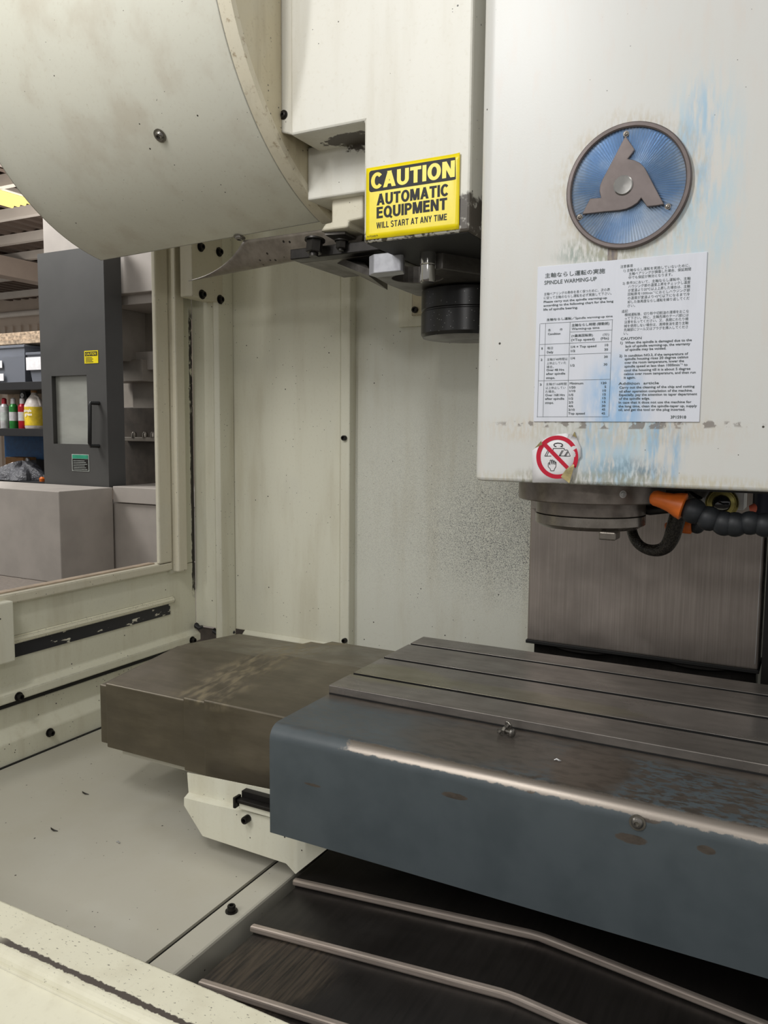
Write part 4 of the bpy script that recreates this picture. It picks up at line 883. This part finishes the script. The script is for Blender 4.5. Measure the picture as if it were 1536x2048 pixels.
MB().box(a.x-0.004, a.x+0.001, 0.986, 1.002, b_.z+0.002, b_.z+0.02).build('rail_hook', MAT['bolt'], sd, 0.001)
MB().box(a.x+0.002, -0.66, 0.994, 1.0, b_.z-0.001, b_.z+0.010).build('rail_plate', MAT['wall'], sd, 0.001)
MB().box(-0.66, 0.2, 1.03, 1.42, -0.650, -0.56).build('saddle_body', MAT['slot'], sd)

# ================================================================== Y-AXIS WAY COVER (front, under the apron)
wy = thing('front_way_cover', 'oily black gabled telescopic way cover in front of the table', 'machine cover', (-0.29, 0.95, -0.76))
RX = -0.2915
def roof(name, y0, y1, w, ze, m, th=0.006, drop=0.05):
    zr_ = ze + 0.034*(w/0.3935)
    o = MB(); o.prism([(RX-w, ze-drop), (RX-w, ze), (RX-0.012, zr_-0.0003), (RX, zr_), (RX+0.012, zr_-0.0003), (RX+w, ze), (RX+w, ze-drop)], 'y', y0, y1)
    return o.build(name, MAT[m], wy, 0.0015)
def lipb(y, w, ze):
    zr_ = ze + 0.034*(w/0.3935); h = 0.0085
    o = MB(); o.prism([(RX-w, ze-h), (RX-w, ze+0.001), (RX-0.012, zr_+0.0007), (RX, zr_+0.001), (RX+0.012, zr_+0.0007), (RX+w, ze+0.001), (RX+w, ze-h), (RX, zr_-h)], 'y', y-0.007, y+0.003)
    return o.build('front_lip', MAT['lip'], wy, 0.0025)
for (yf, yb_, w, ze) in ((1.000, 1.48, 0.394, -0.7010), (0.885, 1.04, 0.389, -0.7110), (0.768, 0.93, 0.384, -0.7200), (0.660, 0.81, 0.379, -0.7295)):
    roof('cover_segment', yf, yb_, w, ze, 'way_y'); lipb(yf, w, ze)

# ================================================================== METAL CHIPS
for i, (px, py, lab) in enumerate(((805, 1811, 'tiny silver chip caught under the uppermost black cover lip'), (235, 1685, 'tiny white chip on the floor pan'), (1114, 1521, 'tiny pale crumb on the blue apron'))):
    z_ = -0.705 if i == 0 else (-0.7065 if i == 1 else -0.434); q = at(px, py, 'z', z_ if i else -0.693)
    if i == 0: q.z = -0.7005
    b = MB(); b.tube([q + Vector((-0.004, 0, 0)), q + Vector((-0.001, 0.002, 0.001)), q + Vector((0.003, 0.0, 0.0006)), q + Vector((0.005, 0.002, 0))], [0.0005, 0.0013, 0.0012, 0.0004], 6)
    tag(b.build('metal_chip', MAT['alu']), lab, 'metal chip', 'metal chips')
for (px, py, lab) in ((105, 1660, 'thin dark curl of swarf on the floor pan, right of the pale ring mark'), (168, 1587, 'short dark curl of swarf on the floor pan below the side cover')):
    q = at(px, py, 'z', -0.7065); b = MB(); b.tube([q + Vector((-0.010, 0.005, 0)), q + Vector((-0.004, 0.001, 0.001)), q + Vector((0.004, -0.001, 0.0012)), q + Vector((0.011, 0.002, 0))], [0.0006, 0.0013, 0.0014, 0.0005], 6)
    tag(b.build('metal_chip', MAT['bolt']), lab, 'metal chip', 'metal chips')

# ================================================================== THE SHOP BEYOND THE WINDOW
K1 = 1.25
mc = thing('neighbour_machine', 'grey machining centre seen through the window behind the charcoal door', 'machine', (-3.6, 3.1, -1.5))
DY = 3.11
# enclosure pieces, left box
bxr = at(118, 983, 'y', 2.754); 
MB().box(-4.6, bxr.x, 2.754, 3.10, -0.775, bxr.z).build('front_box', MAT['shop_grey'], mc, 0.004)
g0 = at(222, 1000, 'y', 3.11); g1 = at(360, 1000, 'y', 3.11)
MB().box(bxr.x, -2.6, 3.10, 3.5, -0.47+0.08, g0.z+0.075).build('belt_panel', MAT['shop_grey'], mc, 0.003)
q = at(224, 1100, 'y', 3.115).x; MB().box(q, -2.6, 3.115, 3.5, -1.0, -0.475+0.08).build('lower_panel', MAT['shop_grey'], mc, 0.003)
MB().box(-3.5, -2.6, 3.14, 3.55, -1.5, -0.40).build('base', MAT['shop_brown_grey'], mc)
# upper column (pale box above the door)
a, b_ = at(87, 500, 'y', 3.25), at(330, 500, 'y', 3.25)
MB().box(a.x, b_.x+0.3, 3.25, 3.9, 0.72, 1.9).build('upper_cabinet', MAT['shop_grey'], mc, 0.004)
# chamber pieces right of the door
def chunk(name, x0p, x1p, y0p, y1p, y, dep, m):
    A_, B_ = at(x0p, y0p, 'y', y), at(x1p, y1p, 'y', y); MB().box(A_.x, B_.x, y, y+dep, B_.z, A_.z).build(name, MAT[m], mc, 0.003)
chunk('header', 216, 345, 526, 602, 3.30, 0.6, 'shop_grey')
chunk('duct', 205, 246, 602, 722, 3.42, 0.5, 'shop_inner'); chunk('access_panel', 252, 345, 612, 705, 3.60, 0.05, 'shop_inner'); chunk('chamber_wall', 205, 345, 600, 830, 3.66, 0.05, 'shop_inner')
chunk('spindle_case', 255, 345, 705, 738, 3.52, 0.12, 'shop_grey'); chunk('step_box', 205, 285, 722, 762, 3.48, 0.15, 'shop_inner')
chunk('column_panel', 264, 345, 735, 818, 3.60, 0.05, 'shop_inner'); chunk('chamber_back', 205, 350, 815, 985, 3.62, 0.05, 'shop_brown_grey')
sl_ = MB(); sl_.prism([(at(218, 850, 'y', 3.5).x, at(218, 850, 'y', 3.5).z), (at(244, 816, 'y', 3.5).x, at(244, 816, 'y', 3.5).z), (at(345, 816, 'y', 3.5).x, at(345, 816, 'y', 3.5).z), (at(345, 980, 'y', 3.5).x, at(345, 980, 'y', 3.5).z), (at(218, 980, 'y', 3.5).x, at(218, 980, 'y', 3.5).z)], 'y', 3.5, 3.53); sl_.build('splash_guard', MAT['shop_brown_grey'], mc)
chunk('tool_rail', 244, 345, 874, 884, 3.46, 0.04, 'shop_inner')
for px in (268, 290, 306):
    q = at(px, 870, 'y', 3.47); b = MB(); b.lathe([(0.016, 0), (0.016, 0.02), (0.010, 0.03)], (q.x, 3.47, q.z-0.012), (0, 0, 1), 14); b.build('clamp_knob', MAT['nose'], mc)
MB().box(at(214, 520, 'y', 3.34).x, at(345, 520, 'y', 3.34).x, 3.28, 3.9, at(218, 524, 'y', 3.3).z, at(218, 514, 'y', 3.3).z).build('top_rail', MAT['wood'], mc)
# door
dr = thing('machine_door', 'charcoal sliding door with a small pale window and black handle', 'door', (-3.57, DY, -0.315))
d0, d1 = at(82, 740, 'y', DY).x, at(212, 730, 'y', DY).x; dz0, dz1 = at(150, 971, 'y', DY).z, at(140, 499, 'y', DY).z
w0, w1 = at(105, 820, 'y', DY).x, at(175, 820, 'y', DY).x; wz0, wz1 = at(140, 888, 'y', DY).z, at(140, 751, 'y', DY).z
o = MB(); o.box(d0, w0, DY, DY+0.05, dz0, dz1); o.box(w1, d1, DY, DY+0.05, dz0, dz1); o.box(w0, w1, DY, DY+0.05, dz0, wz0); o.box(w0, w1, DY, DY+0.05, wz1, dz1); o.box(d1-0.02, d1-0.0005, DY+0.0505, DY+0.12, dz0, dz1)
o.build('leaf', MAT['shop_dark'], dr)
MB().box(w0-0.002, w1+0.002, DY+0.028, DY+0.034, wz0-0.002, wz1+0.002).build('window_pane', MAT['glass'], dr)
h0, h1 = at(181, 806, 'y', DY-0.04), at(181, 892, 'y', DY-0.04)
b = MB(); b.tube([(h0.x+0.02, DY, h0.z), (h0.x, DY-0.04, h0.z), (h0.x, DY-0.045, h0.z-0.015), (h1.x, DY-0.045, h1.z+0.015), (h1.x, DY-0.04, h1.z), (h1.x+0.02, DY, h1.z)], 0.0105, 10); b.build('handle', MAT['handle'], dr)
# stickers on the door
s1 = thing('door_caution_sticker', 'small yellow CAUTION sticker on the charcoal door', 'sticker', (at(183, 727, 'y', DY).x, DY, at(183, 727, 'y', DY).z))
a, b_ = at(169, 702, 'y', DY), at(197, 726, 'y', DY); MB().box(a.x, b_.x, DY-0.002, DY, b_.z, a.z).build('vinyl', MAT['yellow'], s1)
zz = a.z-b_.z; MB().box(a.x+0.006, b_.x-0.006, DY-0.003, DY-0.002, b_.z+zz*0.58, a.z-zz*0.08).build('header_panel', MAT['ink'], s1)
b = MB(); put_text(b, 'CAUTION', a.x+0.012, b_.x-0.012, b_.z+zz*0.64, zz*0.22, DY-0.0035, 0.02); b.build('lettering', MAT['yellow'], s1, fix=False)
b = MB()
for k in range(4): b.box(a.x+0.008, a.x+0.065-0.008*(k % 2), DY-0.003, DY-0.0025, b_.z+zz*(0.10+0.11*k), b_.z+zz*(0.14+0.11*k))
b.build('printed_text', MAT['ink'], s1, kind='stuff')
s2 = thing('green_headed_label', 'dark label with a green header below the door window', 'label', (at(162, 943, 'y', DY).x, DY, at(162, 943, 'y', DY).z))
a, b_ = at(144, 908, 'y', DY), at(179, 943, 'y', DY); zz = a.z-b_.z
MB().box(a.x, b_.x, DY-0.002, DY, b_.z, a.z).build('backing', MAT['label_grey'], s2)
MB().box(a.x+0.005, b_.x-0.005, DY-0.003, DY-0.002, b_.z+zz*0.04, b_.z+zz*0.72).build('dark_panel', MAT['bolt'], s2); MB().box(a.x+0.005, b_.x-0.005, DY-0.003, DY-0.002, b_.z+zz*0.74, a.z-zz*0.04).build('green_header', MAT['green'], s2)
b = MB()
for k in range(6): b.box(a.x+0.012, b_.x-0.012-0.01*(k % 3), DY-0.0035, DY-0.003, b_.z+zz*(0.10+0.1*k), b_.z+zz*(0.125+0.1*k))
b.build('printed_text', MAT['label_grey'], s2, kind='stuff')

# storage rack
SYF = 3.55
rk = thing('storage_rack', 'black steel storage rack left of the charcoal door', 'rack', (-4.6, 3.7, -1.5))
zt, zm, zl = at(40, 764, 'y', SYF).z, at(40, 857, 'y', SYF).z, at(40, 962, 'y', SYF).z
for z_ in (zt, zm, zl, -0.95): MB().box(-5.3, -4.2, SYF, SYF+0.45, z_-0.05, z_).build('shelf_board', MAT['rack'], rk, 0.002)
ux = at(28, 850, 'y', SYF).x; MB().box(ux-0.02, ux+0.030, SYF+0.36, SYF+0.40, -1.5, at(30, 700, 'y', SYF).z).build('upright', MAT['rack'], rk); MB().box(-4.24, -4.20, SYF+0.02, SYF+0.06, -1.5, zt+0.4).build('upright', MAT['rack'], rk)
MB().box(-5.3, -4.1, SYF+0.46, SYF+0.48, zm, zt).build('back_board', MAT['tan'], rk); MB().box(-5.3, -4.1, SYF+0.42, SYF+0.44, zm-0.22, zm-0.05).build('back_board', MAT['blue'], rk)
MB().box(-5.3, -4.1, SYF+0.46, SYF+0.48, zl, zm-0.22).build('back_board', MAT['dark'], rk)
def onshelf(px, z_): q = at(px, 850, 'y', SYF+0.08); return q.x
def can(label, px, m, hgt, capm, r=0.028):
    x_ = onshelf(px, zm); t_ = thing('spray_can', label, 'spray can', (x_, SYF+0.08, zm), 'spray cans on the rack'); y_ = SYF+0.08
    b = MB(); b.lathe([(r*0.95, 0), (r, 0.005), (r, hgt), (r*0.6, hgt+0.018)], (x_, y_, zm), (0, 0, 1), 20); b.build('body', MAT[m], t_, sharp=30)
    b = MB(); b.lathe([(r*0.6, hgt+0.016), (r*0.55, hgt+0.05), (r*0.3, hgt+0.058)], (x_, y_, zm), (0, 0, 1), 14); b.build('cap', MAT[capm], t_, sharp=30)
    b = MB(); b.lathe([(r*1.01, hgt*0.35), (r*1.01, hgt*0.75)], (x_, y_, zm), (0, 0, 1), 20); b.build('label_band', MAT['can_white' if m != 'can_white' else 'label_grey'], t_)
can('white spray can with a red cap at the left of the rack shelf', 10, 'can_white', 0.145, 'can_red'); can('green spray can between the white and red cans', 28, 'can_green', 0.145, 'can_white'); can('red spray can beside the big white jug', 46, 'can_red', 0.145, 'can_white')
x_ = at(70, 850, 'y', SYF+0.10).x; jg = thing('cleaner_jug', 'white plastic cleaner jug with a yellow label beside the charcoal door', 'jug', (x_, SYF+0.1, zm)); y_ = SYF+0.10
b = MB(); b.lathe([(0.058, 0), (0.062, 0.008), (0.062, 0.15), (0.045, 0.19), (0.018, 0.225), (0.016, 0.235)], (x_, y_, zm), (0, 0, 1), 28); b.build('body', MAT['jug'], jg, sharp=50)
b = MB(); b.lathe([(0.0628, 0.02), (0.0628, 0.142)], (x_, y_, zm), (0, 0, 1), 28); b.build('label', MAT['jug_label'], jg); b = MB(); b.lathe([(0.019, 0.235), (0.019, 0.255)], (x_, y_, zm), (0, 0, 1), 16); b.build('cap', MAT['box_tan'], jg)
b = MB(); b.tube([(x_+0.02, y_-0.01, zm+0.215), (x_+0.05, y_-0.01, zm+0.205), (x_+0.062, y_, zm+0.15)], 0.007, 10); b.build('handle', MAT['jug'], jg)
b = MB(); put_text(b, 'simple', x_-0.02, x_+0.052, zm+0.108, 0.020, y_-0.066, 0.02); put_text(b, 'green', x_-0.012, x_+0.055, zm+0.084, 0.020, y_-0.066, 0.02); b.build('lettering', MAT['paper'], jg, fix=False)
# black gauge tool behind the cans
x_ = at(47, 830, 'y', SYF+0.2).x; tg = thing('pull_handle_tool', 'black tool with a round eye behind the spray cans', 'tool', (x_, SYF+0.2, zm))
b = MB(); b.prism([(x_-0.06, zm), (x_-0.045, zm+0.16), (x_-0.03, zm+0.23)] + [(x_+0.03*math.cos(math.radians(a_)), zm+0.235+0.03*math.sin(math.radians(a_))) for a_ in range(180, -1, -30)] + [(x_+0.06, zm+0.16), (x_+0.075, zm)], 'y', SYF+0.2, SYF+0.24); b.build('body', MAT['black'], tg)
b = MB(); b.lathe([(0.016, 0), (0.016, 0.006), (0.006, 0.006), (0.006, 0.002)], (x_, SYF+0.2, zm+0.225), (0, -1, 0), 16); b.build('eye', MAT['alu'], tg)
# bins on the top shelf
def tote(label, x0p, x1p, y0p, lab):
    a_, b2 = at(x0p, y0p, 'y', SYF+0.05), at(x1p, 762, 'y', SYF+0.05); hgt = a_.z-zt-0.004
    t_ = thing('storage_bin', label, 'bin', ((a_.x+b2.x)/2, SYF+0.2, zt), 'plastic bins on the rack')
    b = MB(); vs_ = [(a_.x+0.02, SYF+0.06, zt), (b2.x-0.03, SYF+0.06, zt), (b2.x-0.03, SYF+0.38, zt), (a_.x+0.02, SYF+0.38, zt), (a_.x, SYF+0.04, zt+hgt), (b2.x, SYF+0.04, zt+hgt), (b2.x, SYF+0.4, zt+hgt), (a_.x, SYF+0.4, zt+hgt)]
    b.add(vs_, [(0, 3, 2, 1), (0, 1, 5, 4), (1, 2, 6, 5), (2, 3, 7, 6), (3, 0, 4, 7)]); b.build('tub', MAT['bin'], t_, thick=0.003)
    MB().box(a_.x-0.005, b2.x+0.008, SYF+0.03, SYF+0.41, zt+hgt-0.012, zt+hgt+0.006).build('rim', MAT['bin'], t_, 0.003)
    MB().box(a_.x+0.03, b2.x-0.04, SYF+0.08, SYF+0.36, zt+0.006, zt+hgt*0.75).build('contents', MAT['bin_stuff'], t_, 0.02, kind='stuff')
    for (u0, u1, v0, v1) in lab:
        MB().box(a_.x+(b2.x-a_.x)*u0, a_.x+(b2.x-a_.x)*u1, SYF+0.034, SYF+0.038, zt+hgt*v0, zt+hgt*v1).build('paper_label', MAT['paper'], t_)
tote('clear plastic storage bin at the left of the top rack shelf', -60, 54, 697, ((0.40, 0.61, 0.42, 0.62), (0.40, 0.63, 0.06, 0.26)))
tote('clear plastic storage bin with a white label next to the charcoal door', 57, 130, 706, ((-0.02, 0.40, 0.42, 0.86),))
pk = thing('plank_stack', 'rough wooden planks lying across the top of the rack', 'planks', (-4.6, SYF+0.2, at(40, 690, 'y', SYF).z))
z0_ = at(30, 694, 'y', SYF+0.1).z
for k, (dx, dz) in enumerate(((0, 0.0), (0.1, 0.035), (-0.1, 0.065))): MB().box(-5.5+dx, -4.05, SYF+0.06+0.05*k, SYF+0.42, z0_+dz+0.012, z0_+dz+0.040).build('plank', MAT['wood'], pk, 0.003)
# lower shelf clutter
bg_ = thing('plastic_bag', 'crumpled grey plastic bag on the lowest rack shelf', 'bag', (at(45, 950, 'y', SYF+0.1).x, SYF+0.1, zl))
q = at(45, 950, 'y', SYF+0.12)
def bagf(u, v):
    a_ = 2*PI*u; ph = PI/2*v; r_ = 0.17*(1+0.18*math.sin(a_*5)+0.1*math.sin(a_*9+v*5)); return (q.x+r_*math.cos(a_)*math.cos(ph), q.y+0.8*r_*math.sin(a_)*math.cos(ph), zl+0.002+0.105*math.sin(ph)*(1+0.2*math.sin(a_*4+3)))
MB().grid(bagf, 40, 8).build('film', MAT['bag'], bg_, fix=False)
q = at(10, 940, 'y', SYF+0.16); t_ = MB().box(q.x-0.14, q.x+0.05, SYF+0.27, SYF+0.38, zl, zl+0.14).build('cardboard_box', MAT['box_tan'], bevel=0.004); tag(t_, 'small brown cardboard box at the left of the lowest rack shelf', 'box')
q = at(52, 930, 'y', SYF+0.3); td = thing('metal_clamp', 'grey metal clamp standing behind the plastic bag', 'clamp', (q.x, SYF+0.32, zl)); MB().box(q.x-0.04, q.x+0.04, SYF+0.30, SYF+0.36, zl, zl+0.12).build('body', MAT['steel_small'], td, 0.006)
for s_ in (-0.022, 0.022): b = MB(); b.lathe([(0.018, 0), (0.018, 0.012), (0.008, 0.014)], (q.x+s_, SYF+0.30, zl+0.12), (0, -1, 0), 16); b.build('jaw', MAT['alu'], td)
q = at(84, 955, 'y', SYF+0.05); b = MB(); b.lathe([(0.016, 0), (0.018, 0.02), (0.008, 0.03)], (q.x, SYF+0.05, zl), (0, 0, 1), 14); tag(b.build('orange_cap', MAT['orange']), 'small orange cap at the right end of the lowest rack shelf', 'cap')

# building shell
struct(MB().box(-16, 5, -6, 14, -1.52, -1.5).build('ground', MAT['ground']))
CE = 2.63
ce = MB(); ce.box(-20, -2.0, 3.0, 14, CE+0.03, CE+0.06)
ce = struct(ce.build('ceiling', MAT['roof']))
for k in range(44): 
    x_ = -15.0+k*0.24; MB().box(x_, x_+0.09, 3.0, 13, CE-0.01, CE+0.03).build('roof_rib', MAT['roof'], ce)
for py in (300, 373, 440, 490, 526, 562, 598):
    y_ = at(0, py, 'z', 2.5).y; MB().box(-16, -2.0, y_, y_+0.08, 2.5, CE-0.011).build('purlin', MAT['beam'], ce)
a, b_ = at(0, 553, 'z', 2.2), at(0, 516, 'z', 2.2)
xw = at(0, 553, 'z', 2.2).x; MB().box(xw-0.12, xw+0.14, 3.2, 12, 2.2, 2.48).build('main_beam', MAT['beam_brown'], ce)
xw2 = at(5, 325, 'z', 2.3).x; MB().box(xw2-0.12, xw2+0.9, 3.2, 5.4, 2.3, 2.48).build('main_beam', MAT['beam_brown'], ce)
fw_ = struct(MB().box(-20, -6, 11.5, 11.6, -1.5, CE+0.1).build('wall_far', MAT['far']))
for k in range(40): MB().box(-16+k*0.25, -15.9+k*0.25, 11.46, 11.5, -1.5, 2.1).build('wall_rib', MAT['far'], fw_)
zp = at(30, 628, 'y', 11.3).z; b = MB(); b.tube([(-19, 11.3, zp), (-8, 11.3, zp)], 0.06, 10); b.build('pipe', MAT['beam'], fw_)
cf = thing('ceiling_light', 'glowing yellow fluorescent fixture under the shop roof', 'ceiling light', (-8.08, 5.7, 2.45))
fa, fb, fc = at(66, 405, 'z', 2.46), at(22, 416, 'z', 2.46), at(0, 378, 'z', 2.46)
fx0, fx1, fy1 = min(fa.x, fb.x), max(fa.x, fb.x), (fa.y+fb.y)/2
MB().box(fx0-0.03, fx1+0.03, fy1-1.5, fy1+0.03, 2.50, 2.55).build('housing', MAT['beam'], cf, 0.004)
for k in range(4):
    x_ = fx0+(fx1-fx0)*(k+0.5)/4; b = MB(); b.tube([(x_, fy1-1.45, 2.475), (x_, fy1, 2.475)], 0.028, 10); b.build('tube', MAT['tube'], cf)
for yy in (fy1-1.2, fy1-0.2): b = MB(); b.tube([((fx0+fx1)/2, yy, 2.55), ((fx0+fx1)/2, yy, CE-0.012)], 0.008, 6); b.build('hanger', MAT['beam'], cf)
q = at(74, 683, 'y', 9.0); f2 = thing('ceiling_light', 'tiny distant white light just left of the charcoal door', 'ceiling light', (q.x, 9.0, q.z)); MB().box(q.x-0.04, q.x+0.10, 9.0, 9.6, q.z-0.01, q.z+0.02).build('tube', MAT['tube_cool'], f2)
b = MB(); b.tube([(q.x+0.03, 9.3, q.z+0.02), (q.x+0.03, 9.3, CE-0.012)], 0.006, 6); b.build('hanger', MAT['beam'], f2)

# put everything at its real height above the shop floor
for o in scene.objects:
    if o.parent is None and o.type in ('MESH', 'EMPTY'): o.location.z += ZO
